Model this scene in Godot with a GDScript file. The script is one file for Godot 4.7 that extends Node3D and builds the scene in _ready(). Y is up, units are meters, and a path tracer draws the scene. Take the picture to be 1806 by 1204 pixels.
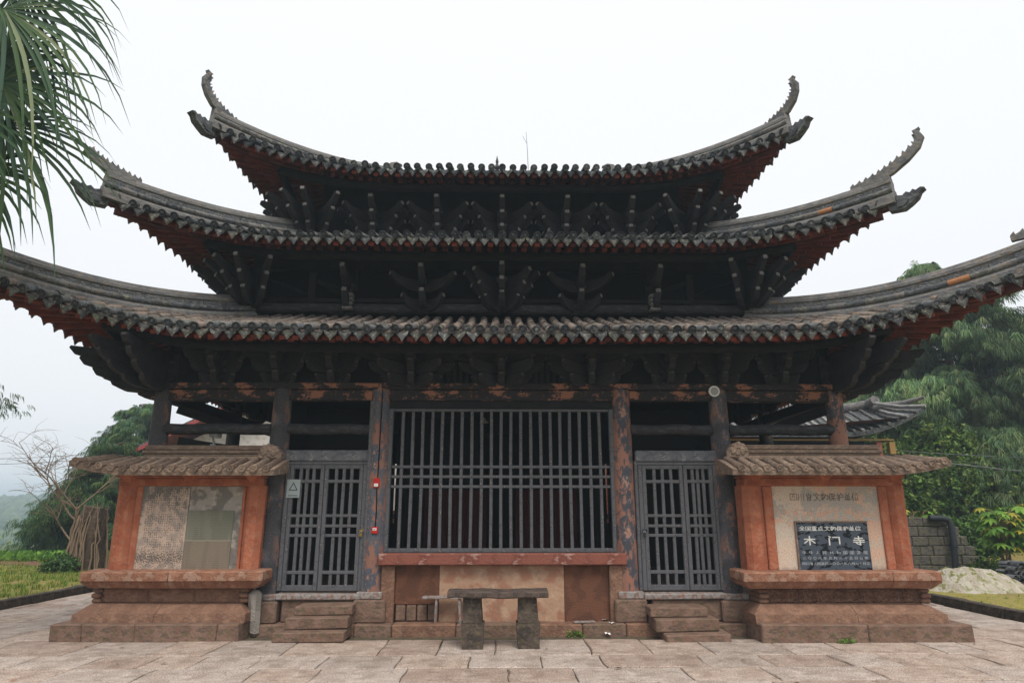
extends Node3D

# ---------------------------------------------------------------- mesh builder
class MB:
	var v := PackedVector3Array()
	var n := PackedVector3Array()
	var t := PackedVector2Array()
	var k := PackedColorArray()
	var ix := PackedInt32Array()
	var tint := Color.WHITE
	var tinted := false

	func vert(p: Vector3, nn: Vector3, u := Vector2.ZERO) -> int:
		v.append(p)
		n.append(nn)
		t.append(u)
		k.append(tint)
		return v.size() - 1

	func tri_i(a: int, b: int, c: int) -> void:
		var g := (v[b] - v[a]).cross(v[c] - v[a])
		if g.dot(n[a] + n[b] + n[c]) > 0.0:
			ix.append_array([a, c, b])
		else:
			ix.append_array([a, b, c])

	func face(pts: Array, c: Vector3, uvs: Array = []) -> void:
		var m := Vector3.ZERO
		for p in pts:
			m += p
		m /= pts.size()
		var nn := Vector3.ZERO
		for i in pts.size():
			nn += (pts[i] - m).cross(pts[(i + 1) % pts.size()] - m)
		nn = nn.normalized()
		if nn.dot(m - c) < 0.0:
			nn = -nn
		var s := v.size()
		for i in pts.size():
			vert(pts[i], nn, uvs[i] if uvs.size() else Vector2.ZERO)
		for i in range(1, pts.size() - 1):
			tri_i(s, s + i, s + i + 1)

	func box(c: Vector3, size: Vector3, b := 0.0, bs := Basis()) -> void:
		var h := size * 0.5
		for a in 3:
			var q: int = (a + 1) % 3
			var r: int = (a + 2) % 3
			for s in [-1.0, 1.0]:
				var pts := []
				for f in [[-1.0, -1.0], [1.0, -1.0], [1.0, 1.0], [-1.0, 1.0]]:
					var w := Vector3.ZERO
					w[a] = s * h[a]
					w[q] = f[0] * (h[q] - b)
					w[r] = f[1] * (h[r] - b)
					pts.append(c + bs * w)
				face(pts, c)
		if b <= 0.0:
			return
		for a in 3:
			var q: int = (a + 1) % 3
			var r: int = (a + 2) % 3
			for f in [[-1.0, -1.0], [1.0, -1.0], [1.0, 1.0], [-1.0, 1.0]]:
				var pts := []
				for e in [[-1.0, 0], [1.0, 0], [1.0, 1], [-1.0, 1]]:
					var w := Vector3.ZERO
					w[a] = e[0] * (h[a] - b)
					w[q] = f[0] * (h[q] - (b if e[1] == 0 else 0.0))
					w[r] = f[1] * (h[r] - (0.0 if e[1] == 0 else b))
					pts.append(c + bs * w)
				face(pts, c)
		for x in [-1.0, 1.0]:
			for y in [-1.0, 1.0]:
				for z in [-1.0, 1.0]:
					var g := Vector3(x, y, z)
					var pts := []
					for a in 3:
						var w := Vector3.ZERO
						for j in 3:
							w[j] = g[j] * (h[j] - (0.0 if j == a else b))
						pts.append(c + bs * w)
					face(pts, c)

	# a convex solid between two polygons with the same number of points
	func frustum(lo: Array, hi: Array) -> void:
		var c := Vector3.ZERO
		for p in lo + hi:
			c += p
		c /= lo.size() + hi.size()
		face(lo, c)
		face(hi, c)
		for i in lo.size():
			var j := (i + 1) % lo.size()
			face([lo[i], lo[j], hi[j], hi[i]], c)

	func tube(path: Array, rad: Array, seg := 8, caps := true) -> void:
		var side := Vector3.ZERO
		var start := v.size()
		var m := path.size()
		for i in m:
			var d: Vector3 = (path[mini(i + 1, m - 1)] - path[maxi(i - 1, 0)]).normalized()
			if i == 0:
				side = d.cross(Vector3.UP if absf(d.y) < 0.9 else Vector3.RIGHT).normalized()
			else:
				side = (side - d * side.dot(d)).normalized()
			var up := d.cross(side)
			for j in seg + 1:
				var a := TAU * j / seg
				var r := side * cos(a) + up * sin(a)
				vert(path[i] + r * rad[mini(i, rad.size() - 1)], r, Vector2(float(j) / seg, float(i) / (m - 1)))
		for i in m - 1:
			for j in seg:
				var a := start + i * (seg + 1) + j
				tri_i(a, a + 1, a + seg + 2)
				tri_i(a, a + seg + 2, a + seg + 1)
		if caps:
			for e in [0, m - 1]:
				var pts := []
				for j in seg:
					pts.append(v[start + e * (seg + 1) + j])
				face(pts, path[1] if e == 0 else path[m - 2])

	# profile of (radius, height) turned round xf's y axis
	func lathe(prof: Array, seg := 16, xf := Transform3D()) -> void:
		for i in prof.size() - 1:
			var a: Vector2 = prof[i]
			var b: Vector2 = prof[i + 1]
			var d := b - a
			var nn := Vector2(d.y, -d.x).normalized()
			var s := v.size()
			for j in seg + 1:
				var w := TAU * j / seg
				var r := Vector3(cos(w), 0, sin(w))
				var q := (xf.basis * (r * nn.x + Vector3.UP * nn.y)).normalized()
				vert(xf * (r * a.x + Vector3.UP * a.y), q)
				vert(xf * (r * b.x + Vector3.UP * b.y), q)
			for j in seg:
				var o := s + j * 2
				tri_i(o, o + 1, o + 3)
				tri_i(o, o + 3, o + 2)

	# polygon in xf's xy plane, from z = 0 to z = depth
	func prism(poly: Array, depth: float, xf := Transform3D(), uv_size := 0.0) -> void:
		var pk := PackedVector2Array(poly)
		var tr := Geometry2D.triangulate_polygon(pk)
		for z in [0.0, depth]:
			var nn: Vector3 = (xf.basis.z * (-1.0 if (z == 0.0) == (depth > 0.0) else 1.0)).normalized()
			var s := v.size()
			for p in poly:
				vert(xf * Vector3(p.x, p.y, z), nn)
			for i in range(0, tr.size(), 3):
				tri_i(s + tr[i], s + tr[i + 1], s + tr[i + 2])
		var area := 0.0
		for i in poly.size():
			area += poly[i].cross(poly[(i + 1) % poly.size()])
		for i in poly.size():
			var a: Vector2 = poly[i]
			var b: Vector2 = poly[(i + 1) % poly.size()]
			var d := (b - a).normalized()
			var o := Vector2(d.y, -d.x) * signf(area)
			var nn := (xf.basis * Vector3(o.x, o.y, 0)).normalized()
			var s := v.size()
			vert(xf * Vector3(a.x, a.y, 0), nn)
			vert(xf * Vector3(b.x, b.y, 0), nn)
			vert(xf * Vector3(b.x, b.y, depth), nn)
			vert(xf * Vector3(a.x, a.y, depth), nn)
			tri_i(s, s + 1, s + 2)
			tri_i(s, s + 2, s + 3)

	# closed section (x = side, y = up) carried along frames
	func sweep(section: Array, frames: Array, caps := true) -> void:
		var m := section.size()
		for i in frames.size() - 1:
			var f: Transform3D = frames[i]
			var g: Transform3D = frames[i + 1]
			var c := (f.origin + g.origin) * 0.5
			var area := 0.0
			for j in m:
				area += section[j].cross(section[(j + 1) % m])
			for j in m:
				var a: Vector2 = section[j]
				var b: Vector2 = section[(j + 1) % m]
				var d := (b - a).normalized()
				var o := Vector2(d.y, -d.x) * signf(area)
				var s := v.size()
				var n1 := (f.basis.x * o.x + f.basis.y * o.y).normalized()
				var n2 := (g.basis.x * o.x + g.basis.y * o.y).normalized()
				vert(f * Vector3(a.x, a.y, 0), n1)
				vert(f * Vector3(b.x, b.y, 0), n1)
				vert(g * Vector3(b.x, b.y, 0), n2)
				vert(g * Vector3(a.x, a.y, 0), n2)
				tri_i(s, s + 1, s + 2)
				tri_i(s, s + 2, s + 3)
		if caps:
			for e in [0, frames.size() - 1]:
				var f: Transform3D = frames[e]
				var nn: Vector3 = (f.origin - frames[1 if e == 0 else frames.size() - 2].origin).normalized()
				var tr := Geometry2D.triangulate_polygon(PackedVector2Array(section))
				var s := v.size()
				for p in section:
					vert(f * Vector3(p.x, p.y, 0), nn)
				for i in range(0, tr.size(), 3):
					tri_i(s + tr[i], s + tr[i + 1], s + tr[i + 2])

	# smooth sheet: rows of points; up tells which way its front looks
	func grid(rows: Array, up: Vector3) -> void:
		var h := rows.size()
		var w: int = rows[0].size()
		var s := v.size()
		for i in h:
			for j in w:
				var a: Vector3 = rows[i][mini(j + 1, w - 1)] - rows[i][maxi(j - 1, 0)]
				var b: Vector3 = rows[mini(i + 1, h - 1)][j] - rows[maxi(i - 1, 0)][j]
				var nn := a.cross(b).normalized()
				if nn.dot(up) < 0.0:
					nn = -nn
				vert(rows[i][j], nn, Vector2(float(j) / (w - 1), float(i) / (h - 1)))
		for i in h - 1:
			for j in w - 1:
				var a := s + i * w + j
				tri_i(a, a + 1, a + w + 1)
				tri_i(a, a + w + 1, a + w)

	func flatten() -> void:
		for i in range(0, ix.size(), 3):
			var q := -(v[ix[i + 1]] - v[ix[i]]).cross(v[ix[i + 2]] - v[ix[i]]).normalized()
			for j in 3:
				n[ix[i + j]] = q

	func wobble(nz: FastNoiseLite, amp: float, from := 0) -> void:
		for i in range(from, v.size()):
			var p := v[i]
			v[i] = p + Vector3(nz.get_noise_3dv(p * 1.0), nz.get_noise_3dv(p + Vector3(31, 7, 3)), nz.get_noise_3dv(p + Vector3(5, 53, 17))) * amp
		flatten()

	func arrays() -> Array:
		var a := []
		a.resize(Mesh.ARRAY_MAX)
		a[Mesh.ARRAY_VERTEX] = v
		a[Mesh.ARRAY_NORMAL] = n
		a[Mesh.ARRAY_TEX_UV] = t
		if tinted:
			a[Mesh.ARRAY_COLOR] = k
		a[Mesh.ARRAY_INDEX] = ix
		return a

	func mesh() -> ArrayMesh:
		var m := ArrayMesh.new()
		m.add_surface_from_arrays(Mesh.PRIMITIVE_TRIANGLES, arrays())
		return m


var M := {}
var NZ := {}
var rg := RandomNumberGenerator.new()
var used := {}
var wob := FastNoiseLite.new()
var hall: Node3D
const TN := 512


func rnd(a: float, b: float) -> float:
	return rg.randf_range(a, b)


func numbered(s: String) -> String:
	used[s] = used.get(s, 0) + 1
	return s if used[s] == 1 else "%s_%03d" % [s, used[s] - 1]


func tag(o: Node, label := "", category := "", group := "", kind := "") -> Node:
	for p in [["label", label], ["category", category], ["group", group], ["kind", kind]]:
		if p[1] != "":
			o.set_meta(p[0], p[1])
	return o


func thing(called: String, label: String, category: String, at := Vector3.ZERO, turn := 0.0, group := "") -> Node3D:
	var o := Node3D.new()
	o.name = numbered(called)
	add_child(o)
	o.position = at
	o.rotation.y = turn
	tag(o, label, category, group)
	return o


func part(called: String, mesh: Mesh, m: Material, parent: Node, xf := Transform3D()) -> MeshInstance3D:
	var o := MeshInstance3D.new()
	o.mesh = mesh
	o.material_override = m
	o.name = called if parent != self else numbered(called)
	parent.add_child(o, true)
	o.transform = xf
	return o


func bx(c: Vector3, size: Vector3, b := 0.0, bs := Basis()) -> ArrayMesh:
	var q := MB.new()
	q.box(c, size, b, bs)
	return q.mesh()


# box between two corners
func bb(x0: float, x1: float, y0: float, y1: float, z0: float, z1: float, b := 0.006) -> ArrayMesh:
	return bx(Vector3(x0 + x1, y0 + y1, z0 + z1) * 0.5, Vector3(absf(x1 - x0), absf(y1 - y0), absf(z1 - z0)), b)


func multi(called: String, mesh: Mesh, m: Material, xfs: Array, parent: Node, cols: Array = []) -> MultiMeshInstance3D:
	var mm := MultiMesh.new()
	mm.transform_format = MultiMesh.TRANSFORM_3D
	mm.use_colors = cols.size() > 0
	mm.mesh = mesh
	mm.instance_count = xfs.size()
	for i in xfs.size():
		mm.set_instance_transform(i, xfs[i])
		if cols.size():
			mm.set_instance_color(i, cols[i])
	var o := MultiMeshInstance3D.new()
	o.multimesh = mm
	o.material_override = m
	o.name = called if parent != self else numbered(called)
	parent.add_child(o, true)
	o.set_meta("kind", "stuff")
	return o


# ---------------------------------------------------------------- textures
func nz(sd: int, freq: float, octaves := 4, kind := FastNoiseLite.TYPE_SIMPLEX_SMOOTH) -> PackedByteArray:
	var key := "%d %f %d %d" % [sd, freq, octaves, kind]
	if not NZ.has(key):
		var f := FastNoiseLite.new()
		f.seed = sd
		f.noise_type = kind
		f.frequency = freq
		f.fractal_octaves = octaves
		f.fractal_type = FastNoiseLite.FRACTAL_FBM if octaves > 1 else FastNoiseLite.FRACTAL_NONE
		if kind == FastNoiseLite.TYPE_CELLULAR:
			f.cellular_return_type = FastNoiseLite.RETURN_DISTANCE2_SUB
		var im := f.get_seamless_image(TN, TN)
		im.convert(Image.FORMAT_L8)
		NZ[key] = im.get_data()
	return NZ[key]


# the value that a share p of the pixels exceeds
func pc(src: PackedByteArray, p: float) -> float:
	var h := PackedInt32Array()
	h.resize(256)
	for i in range(0, src.size(), 7):
		h[src[i]] += 1
	var left := p * src.size() / 7.0
	for i in range(255, -1, -1):
		left -= h[i]
		if left <= 0.0:
			return i / 255.0
	return 0.0


# a broad noise that gathers the patches, a fine one that frays their edges
func patchy(x: PackedByteArray, y: PackedByteArray, w: float, sx := 1, sy := 1) -> PackedByteArray:
	var key := "p%d %d %f %d %d" % [hash(x), hash(y), w, sx, sy]
	if not NZ.has(key):
		var d := PackedByteArray()
		d.resize(TN * TN)
		for j in TN:
			var row := ((j * sy) % TN) * TN
			for i in TN:
				d[j * TN + i] = int(x[j * TN + i] * w + y[row + (i * sx) % TN] * (1.0 - w))
		NZ[key] = d
	return NZ[key]


# layers: [noise, from, to, colour, stretch across, stretch down]
func tex(base: Color, layers: Array) -> ImageTexture:
	var r := PackedFloat32Array()
	var g := PackedFloat32Array()
	var b := PackedFloat32Array()
	var count := TN * TN
	r.resize(count)
	g.resize(count)
	b.resize(count)
	r.fill(base.r * 255)
	g.fill(base.g * 255)
	b.fill(base.b * 255)
	for l in layers:
		var src: PackedByteArray = l[0]
		var ramp := PackedFloat32Array()
		ramp.resize(256)
		for i in 256:
			ramp[i] = smoothstep(l[1], l[2], i / 255.0) * l[3].a if l[2] > l[1] else (1.0 - smoothstep(l[2], l[1], i / 255.0)) * l[3].a
		var cr: float = l[3].r * 255
		var cg: float = l[3].g * 255
		var cb: float = l[3].b * 255
		var sx: int = l[4] if l.size() > 4 else 1
		var sy: int = l[5] if l.size() > 5 else 1
		for y in TN:
			var row := ((y * sy) % TN) * TN
			var o := y * TN
			for x in TN:
				var a := ramp[src[row + (x * sx) % TN]]
				if a > 0.0:
					r[o + x] += (cr - r[o + x]) * a
					g[o + x] += (cg - g[o + x]) * a
					b[o + x] += (cb - b[o + x]) * a
	var bytes := PackedByteArray()
	bytes.resize(count * 3)
	for i in count:
		bytes[i * 3] = int(r[i])
		bytes[i * 3 + 1] = int(g[i])
		bytes[i * 3 + 2] = int(b[i])
	return ImageTexture.create_from_image(Image.create_from_data(TN, TN, false, Image.FORMAT_RGB8, bytes))


func grey(src: PackedByteArray, sx := 1, sy := 1) -> ImageTexture:
	var key := "g%d %d %d" % [hash(src), sx, sy]
	if not NZ.has(key):
		var d := PackedByteArray()
		d.resize(TN * TN)
		for y in TN:
			var row := ((y * sy) % TN) * TN
			for x in TN:
				d[y * TN + x] = src[row + (x * sx) % TN]
		NZ[key] = ImageTexture.create_from_image(Image.create_from_data(TN, TN, false, Image.FORMAT_L8, d))
	return NZ[key]


func rgb(r: int, g: int, b: int, a := 1.0) -> Color:
	return Color(r / 255.0, g / 255.0, b / 255.0, a)


func mat(called: String, albedo, size := 1.5, rough := 0.85, bump: Texture2D = null, cm := 0.5, tri := true) -> StandardMaterial3D:
	var m := StandardMaterial3D.new()
	m.resource_name = called
	if albedo is Color:
		m.albedo_color = albedo
	else:
		m.albedo_texture = albedo
	m.roughness = rough
	m.metallic_specular = 0.35
	if tri:
		m.uv1_triplanar = true
		m.uv1_world_triplanar = true
		m.uv1_triplanar_sharpness = 4.0
		m.uv1_scale = Vector3.ONE / size
	if bump:
		m.heightmap_enabled = true
		m.heightmap_texture = bump
		m.heightmap_scale = cm
	M[called] = m
	return m


func shade(called: String, from: StandardMaterial3D, c: Color) -> StandardMaterial3D:
	var m: StandardMaterial3D = from.duplicate()
	m.resource_name = called
	m.albedo_color = c
	M[called] = m
	return m


func leaf_mat(called: String, c: Color, back := 0.5) -> StandardMaterial3D:
	var m := StandardMaterial3D.new()
	m.resource_name = called
	m.albedo_color = c
	m.vertex_color_use_as_albedo = true
	m.roughness = 0.6
	m.metallic_specular = 0.3
	m.backlight_enabled = true
	m.backlight = Color(back, back * 1.1, back * 0.6)
	m.cull_mode = BaseMaterial3D.CULL_DISABLED
	M[called] = m
	return m


func materials() -> void:
	var big := nz(1, 0.006, 4)
	var mid := nz(2, 0.014, 5)
	var fine := nz(3, 0.05, 3)
	var speck := nz(4, 0.16, 2)
	var blot := nz(5, 0.022, 5)
	var blot2 := nz(6, 0.022, 5)
	var cell := nz(7, 0.03, 2, FastNoiseLite.TYPE_CELLULAR)
	var stone_bump := grey(nz(8, 0.04, 5))
	var grain := grey(fine, 6, 1)
	var grain_h := grey(fine, 1, 6)
	# timber
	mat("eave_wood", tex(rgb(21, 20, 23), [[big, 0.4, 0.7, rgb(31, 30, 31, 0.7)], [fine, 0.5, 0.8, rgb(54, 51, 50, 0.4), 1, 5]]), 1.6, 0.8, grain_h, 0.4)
	mat("arm_wood", tex(rgb(44, 43, 47), [[big, 0.35, 0.7, rgb(36, 35, 38, 0.8)], [fine, 0.5, 0.75, rgb(74, 71, 69, 0.5), 1, 4]]), 1.1, 0.8, grain_h, 0.4)
	mat("worn_dark", tex(rgb(76, 73, 72), [[mid, 0.4, 0.7, rgb(58, 56, 56, 0.7)]]), 0.6, 0.9)
	mat("worn_end", tex(rgb(122, 119, 118), [[mid, 0.4, 0.7, rgb(92, 88, 86, 0.7)]]), 0.6, 0.9)
	var flake_v := patchy(big, patchy(blot, patchy(fine, speck, 0.5), 0.62, 3, 1), 0.42, 2, 1)
	var flake_h := patchy(big, patchy(blot2, patchy(fine, speck, 0.5), 0.6, 1, 3), 0.4, 1, 2)
	var flake_s := patchy(mid, fine, 0.6, 2, 1)
	mat("paint", tex(rgb(86, 87, 92), [[mid, 0.45, 0.7, rgb(64, 65, 70, 0.7)], [fine, 0.62, 0.8, rgb(140, 138, 135, 0.5), 7, 1], [flake_s, pc(flake_s, 0.04), pc(flake_s, 0.04) + 0.03, rgb(148, 136, 126, 0.7)]]), 0.9, 0.7, grain, 0.25)
	mat("paint_plank", tex(rgb(92, 94, 100), [[mid, 0.45, 0.7, rgb(70, 72, 78, 0.7)], [fine, 0.58, 0.8, rgb(128, 127, 126, 0.6), 1, 7], [flake_h, pc(flake_h, 0.10), pc(flake_h, 0.10) + 0.03, rgb(150, 146, 140, 0.6)]]), 0.9, 0.75, grain_h, 0.3)
	mat("column_dark", tex(rgb(60, 59, 63), [[big, 0.45, 0.7, rgb(84, 86, 94, 0.7)], [fine, 0.6, 0.8, rgb(102, 98, 95, 0.4), 6, 1], [flake_v, pc(flake_v, 0.12), pc(flake_v, 0.12) + 0.015, rgb(132, 98, 82, 0.9)], [speck, 0.72, 0.8, rgb(150, 140, 130, 0.4)]]), 1.9, 0.75, grain, 0.3)
	mat("column_peel", tex(rgb(68, 70, 78), [[mid, 0.4, 0.65, rgb(88, 92, 102, 0.6)], [fine, 0.6, 0.8, rgb(54, 53, 55, 0.5), 6, 1], [flake_v, pc(flake_v, 0.42), pc(flake_v, 0.42) + 0.012, rgb(144, 102, 86, 0.95)], [flake_s, pc(flake_s, 0.07), pc(flake_s, 0.07) + 0.03, rgb(176, 130, 110, 0.8)]]), 1.7, 0.75, grey(flake_v), 0.25)
	mat("column_blue", tex(rgb(84, 88, 97), [[mid, 0.4, 0.65, rgb(70, 73, 82, 0.6)], [fine, 0.62, 0.8, rgb(112, 112, 114, 0.5), 6, 1], [flake_v, pc(flake_v, 0.24), pc(flake_v, 0.24) + 0.012, rgb(142, 100, 84, 0.9)], [flake_s, pc(flake_s, 0.05), pc(flake_s, 0.05) + 0.03, rgb(176, 130, 110, 0.8)]]), 1.7, 0.75, grey(flake_v), 0.25)
	mat("beam_peel", tex(rgb(40, 37, 39), [[fine, 0.55, 0.8, rgb(62, 57, 56, 0.6), 1, 6], [flake_h, pc(flake_h, 0.25), pc(flake_h, 0.25) + 0.012, rgb(146, 100, 80, 0.95)], [flake_s, pc(flake_s, 0.03), pc(flake_s, 0.03) + 0.03, rgb(110, 66, 54, 0.8)]]), 3.7, 0.8, grey(flake_h), 0.25)
	mat("log", tex(rgb(50, 49, 52), [[mid, 0.45, 0.7, rgb(78, 77, 79, 0.7), 1, 3], [fine, 0.55, 0.8, rgb(40, 39, 40, 0.6), 1, 7], [flake_h, pc(flake_h, 0.05), pc(flake_h, 0.05) + 0.02, rgb(132, 98, 80, 0.75)]]), 1.6, 0.8, grain_h, 0.5)
	mat("timber_pale", tex(rgb(142, 138, 136), [[mid, 0.4, 0.7, rgb(102, 98, 96, 0.8)], [fine, 0.5, 0.75, rgb(182, 176, 170, 0.6), 1, 6], [blot, 0.58, 0.62, rgb(136, 92, 74, 0.7)]]), 0.8, 0.85, grain_h, 0.6)
	mat("red_board", tex(rgb(124, 60, 46), [[big, 0.4, 0.7, rgb(92, 48, 40, 0.8)], [fine, 0.55, 0.8, rgb(62, 34, 30, 0.6), 5, 1], [speck, 0.7, 0.8, rgb(160, 98, 80, 0.4)]]), 1.2, 0.8, grain, 0.3)
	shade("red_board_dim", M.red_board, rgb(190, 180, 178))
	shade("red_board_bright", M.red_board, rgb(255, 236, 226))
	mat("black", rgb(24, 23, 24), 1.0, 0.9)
	mat("dark_red_cloth", rgb(74, 22, 20), 1.0, 0.95)
	# tiles
	var tile_layers := [[big, 0.4, 0.65, rgb(74, 76, 80, 0.8)], [mid, 0.55, 0.75, rgb(132, 132, 128, 0.6)], [blot, 0.66, 0.7, rgb(168, 170, 156, 0.6)], [speck, 0.66, 0.78, rgb(58, 58, 60, 0.6)]]
	mat("tile", tex(rgb(102, 104, 107), tile_layers), 0.8, 0.85, stone_bump, 0.5)
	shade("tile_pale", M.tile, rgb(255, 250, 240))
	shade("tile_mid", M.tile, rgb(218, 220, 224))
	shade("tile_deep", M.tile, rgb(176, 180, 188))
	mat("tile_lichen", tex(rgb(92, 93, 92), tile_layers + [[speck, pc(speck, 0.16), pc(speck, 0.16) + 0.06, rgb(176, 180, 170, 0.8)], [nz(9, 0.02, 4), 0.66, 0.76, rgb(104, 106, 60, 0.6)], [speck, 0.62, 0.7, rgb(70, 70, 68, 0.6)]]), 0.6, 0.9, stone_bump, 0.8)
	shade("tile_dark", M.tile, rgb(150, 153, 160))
	mat("tile_warm", tex(rgb(138, 124, 112), [[big, 0.4, 0.65, rgb(108, 102, 98, 0.8)], [mid, 0.5, 0.75, rgb(166, 146, 128, 0.7)], [speck, 0.64, 0.78, rgb(88, 84, 80, 0.6)]]), 0.7, 0.85, stone_bump, 0.5)
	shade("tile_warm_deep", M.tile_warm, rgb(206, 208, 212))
	mat("ridge_stone", tex(rgb(116, 116, 116), [[big, 0.4, 0.65, rgb(90, 92, 96, 0.8)], [mid, 0.5, 0.75, rgb(150, 146, 138, 0.7), 1, 2], [speck, 0.64, 0.75, rgb(66, 67, 70, 0.6)], [blot, 0.68, 0.72, rgb(160, 128, 96, 0.5)]]), 1.0, 0.9, stone_bump, 1.0)
	mat("carved", tex(rgb(104, 106, 110), [[mid, 0.5, 0.75, rgb(150, 150, 146, 0.7)], [speck, 0.64, 0.75, rgb(66, 67, 70, 0.6)]]), 0.7, 0.9, grey(nz(10, 0.03, 2), 1, 2), 6.0)
	mat("tile_light", tex(rgb(150, 150, 148), [[big, 0.4, 0.65, rgb(118, 120, 122, 0.8)], [mid, 0.5, 0.75, rgb(174, 172, 166, 0.7)], [speck, 0.64, 0.75, rgb(92, 94, 96, 0.6)]]), 0.9, 0.9, stone_bump, 0.5)
	mat("orange_tile", tex(rgb(170, 118, 82), [[mid, 0.45, 0.7, rgb(130, 104, 84, 0.7)]]), 0.5, 0.9, stone_bump, 0.5)
	# stone
	mat("red_stone", tex(rgb(168, 102, 75), [[big, 0.4, 0.65, rgb(148, 84, 60, 0.8)], [mid, 0.5, 0.75, rgb(176, 122, 96, 0.6)], [speck, 0.62, 0.78, rgb(132, 84, 66, 0.5)], [blot, 0.66, 0.72, rgb(146, 106, 88, 0.5)], [fine, 0.68, 0.82, rgb(214, 150, 120, 0.5), 4, 1]]), 1.3, 0.9, stone_bump, 0.8)
	mat("brown_stone", tex(rgb(128, 97, 79), [[big, 0.4, 0.65, rgb(110, 80, 64, 0.8)], [mid, 0.5, 0.75, rgb(146, 114, 94, 0.6)], [speck, 0.6, 0.78, rgb(96, 74, 64, 0.6)], [fine, 0.55, 0.8, rgb(160, 128, 108, 0.5), 1, 3], [blot, 0.62, 0.72, rgb(96, 76, 66, 0.5), 1, 2]]), 1.2, 0.92, stone_bump, 0.8)
	mat("plinth_stone", tex(rgb(122, 99, 86), [[big, 0.4, 0.65, rgb(108, 84, 72, 0.8)], [mid, 0.48, 0.72, rgb(86, 74, 66, 0.7), 1, 2], [speck, 0.6, 0.78, rgb(156, 126, 106, 0.5)], [blot2, 0.66, 0.72, rgb(92, 88, 60, 0.5)]]), 1.2, 0.92, stone_bump, 0.7)
	mat("carved_stone", tex(rgb(136, 104, 86), [[big, 0.4, 0.65, rgb(114, 84, 70, 0.8)], [mid, 0.5, 0.75, rgb(154, 124, 104, 0.6)], [speck, 0.6, 0.78, rgb(100, 70, 58, 0.6)]]), 0.8, 0.92, grey(nz(11, 0.03, 3)), 7.0)
	mat("chisel_stone", tex(rgb(128, 88, 68), [[big, 0.4, 0.65, rgb(104, 72, 58, 0.8)], [fine, 0.55, 0.8, rgb(170, 116, 86, 0.5), 3, 2], [speck, 0.62, 0.8, rgb(94, 62, 50, 0.6)]]), 0.9, 0.92, grey(fine, 3, 2), 2.4)
	mat("grey_red_stone", tex(rgb(132, 82, 70), [[big, 0.4, 0.65, rgb(114, 68, 58, 0.8)], [flake_h, pc(flake_h, 0.14), pc(flake_h, 0.14) + 0.03, rgb(180, 156, 146, 0.7)], [speck, 0.62, 0.78, rgb(120, 62, 50, 0.5)]]), 1.3, 0.9, stone_bump, 0.6)
	mat("cap_stone", tex(rgb(132, 114, 100), [[big, 0.4, 0.65, rgb(126, 106, 92, 0.8)], [mid, 0.5, 0.75, rgb(172, 150, 130, 0.6)], [speck, 0.6, 0.78, rgb(104, 90, 80, 0.6)], [blot, 0.6, 0.7, rgb(112, 104, 98, 0.6)]]), 1.0, 0.92, stone_bump, 1.2)
	mat("dark_stone", tex(rgb(82, 72, 64), [[big, 0.4, 0.65, rgb(58, 52, 48, 0.8)], [mid, 0.5, 0.75, rgb(110, 96, 84, 0.6)], [speck, 0.6, 0.78, rgb(48, 44, 42, 0.6)], [blot2, 0.66, 0.72, rgb(92, 88, 56, 0.5)]]), 0.9, 0.92, stone_bump, 0.8)
	mat("bench_top", tex(rgb(100, 88, 80), [[big, 0.4, 0.65, rgb(70, 62, 58, 0.8)], [fine, 0.5, 0.72, rgb(142, 116, 104, 0.6), 1, 5], [speck, 0.6, 0.78, rgb(60, 54, 52, 0.6)]]), 0.7, 0.9, grain_h, 1.6)
	mat("concrete", tex(rgb(146, 140, 132), [[big, 0.4, 0.65, rgb(120, 114, 108, 0.8)], [speck, 0.6, 0.78, rgb(170, 164, 156, 0.5)]]), 0.7, 0.95, stone_bump, 1.0)
	var chis := grey(fine, 2, 7)
	var pl := [[big, 0.4, 0.65, rgb(172, 156, 144, 0.8)], [nz(15, 0.009, 5), 0.55, 0.75, rgb(140, 126, 116, 0.6)], [mid, 0.52, 0.75, rgb(214, 199, 187, 0.6)], [fine, 0.55, 0.85, rgb(156, 139, 127, 0.7), 2, 7], [blot, 0.66, 0.72, rgb(154, 140, 130, 0.4)], [speck, 0.6, 0.76, rgb(126, 110, 100, 0.75)], [speck, 0.36, 0.26, rgb(226, 214, 204, 0.6)]]
	mat("pave", tex(rgb(186, 173, 163), pl), 1.7, 0.93, chis, 1.6)
	shade("pave_warm", M.pave, rgb(252, 246, 241))
	shade("pave_grey", M.pave, rgb(240, 239, 239))
	shade("pave_deep", M.pave, rgb(236, 228, 223))
	mat("joint", tex(rgb(92, 80, 70), [[mid, 0.5, 0.65, rgb(70, 64, 52, 0.8)], [blot, 0.6, 0.66, rgb(88, 94, 52, 0.8)]]), 0.9, 1.0, stone_bump, 1.0)
	mat("soil", tex(rgb(136, 122, 78), [[big, 0.42, 0.62, rgb(120, 124, 58, 0.9)], [mid, 0.5, 0.7, rgb(132, 128, 70, 0.8)], [blot, 0.6, 0.68, rgb(150, 126, 62, 0.7)], [speck, 0.62, 0.78, rgb(86, 70, 58, 0.6)]]), 2.5, 1.0, stone_bump, 3.0)
	mat("bare_soil", tex(rgb(126, 92, 74), [[mid, 0.5, 0.7, rgb(98, 70, 58, 0.8)], [speck, 0.62, 0.78, rgb(150, 118, 98, 0.6)]]), 1.2, 1.0, stone_bump, 4.0)
	mat("moss", tex(rgb(140, 132, 62), [[mid, 0.45, 0.65, rgb(116, 118, 52, 0.9)], [blot, 0.56, 0.64, rgb(150, 128, 96, 0.8)], [speck, 0.6, 0.78, rgb(164, 160, 84, 0.6)]]), 1.2, 1.0, stone_bump, 2.0)
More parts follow.
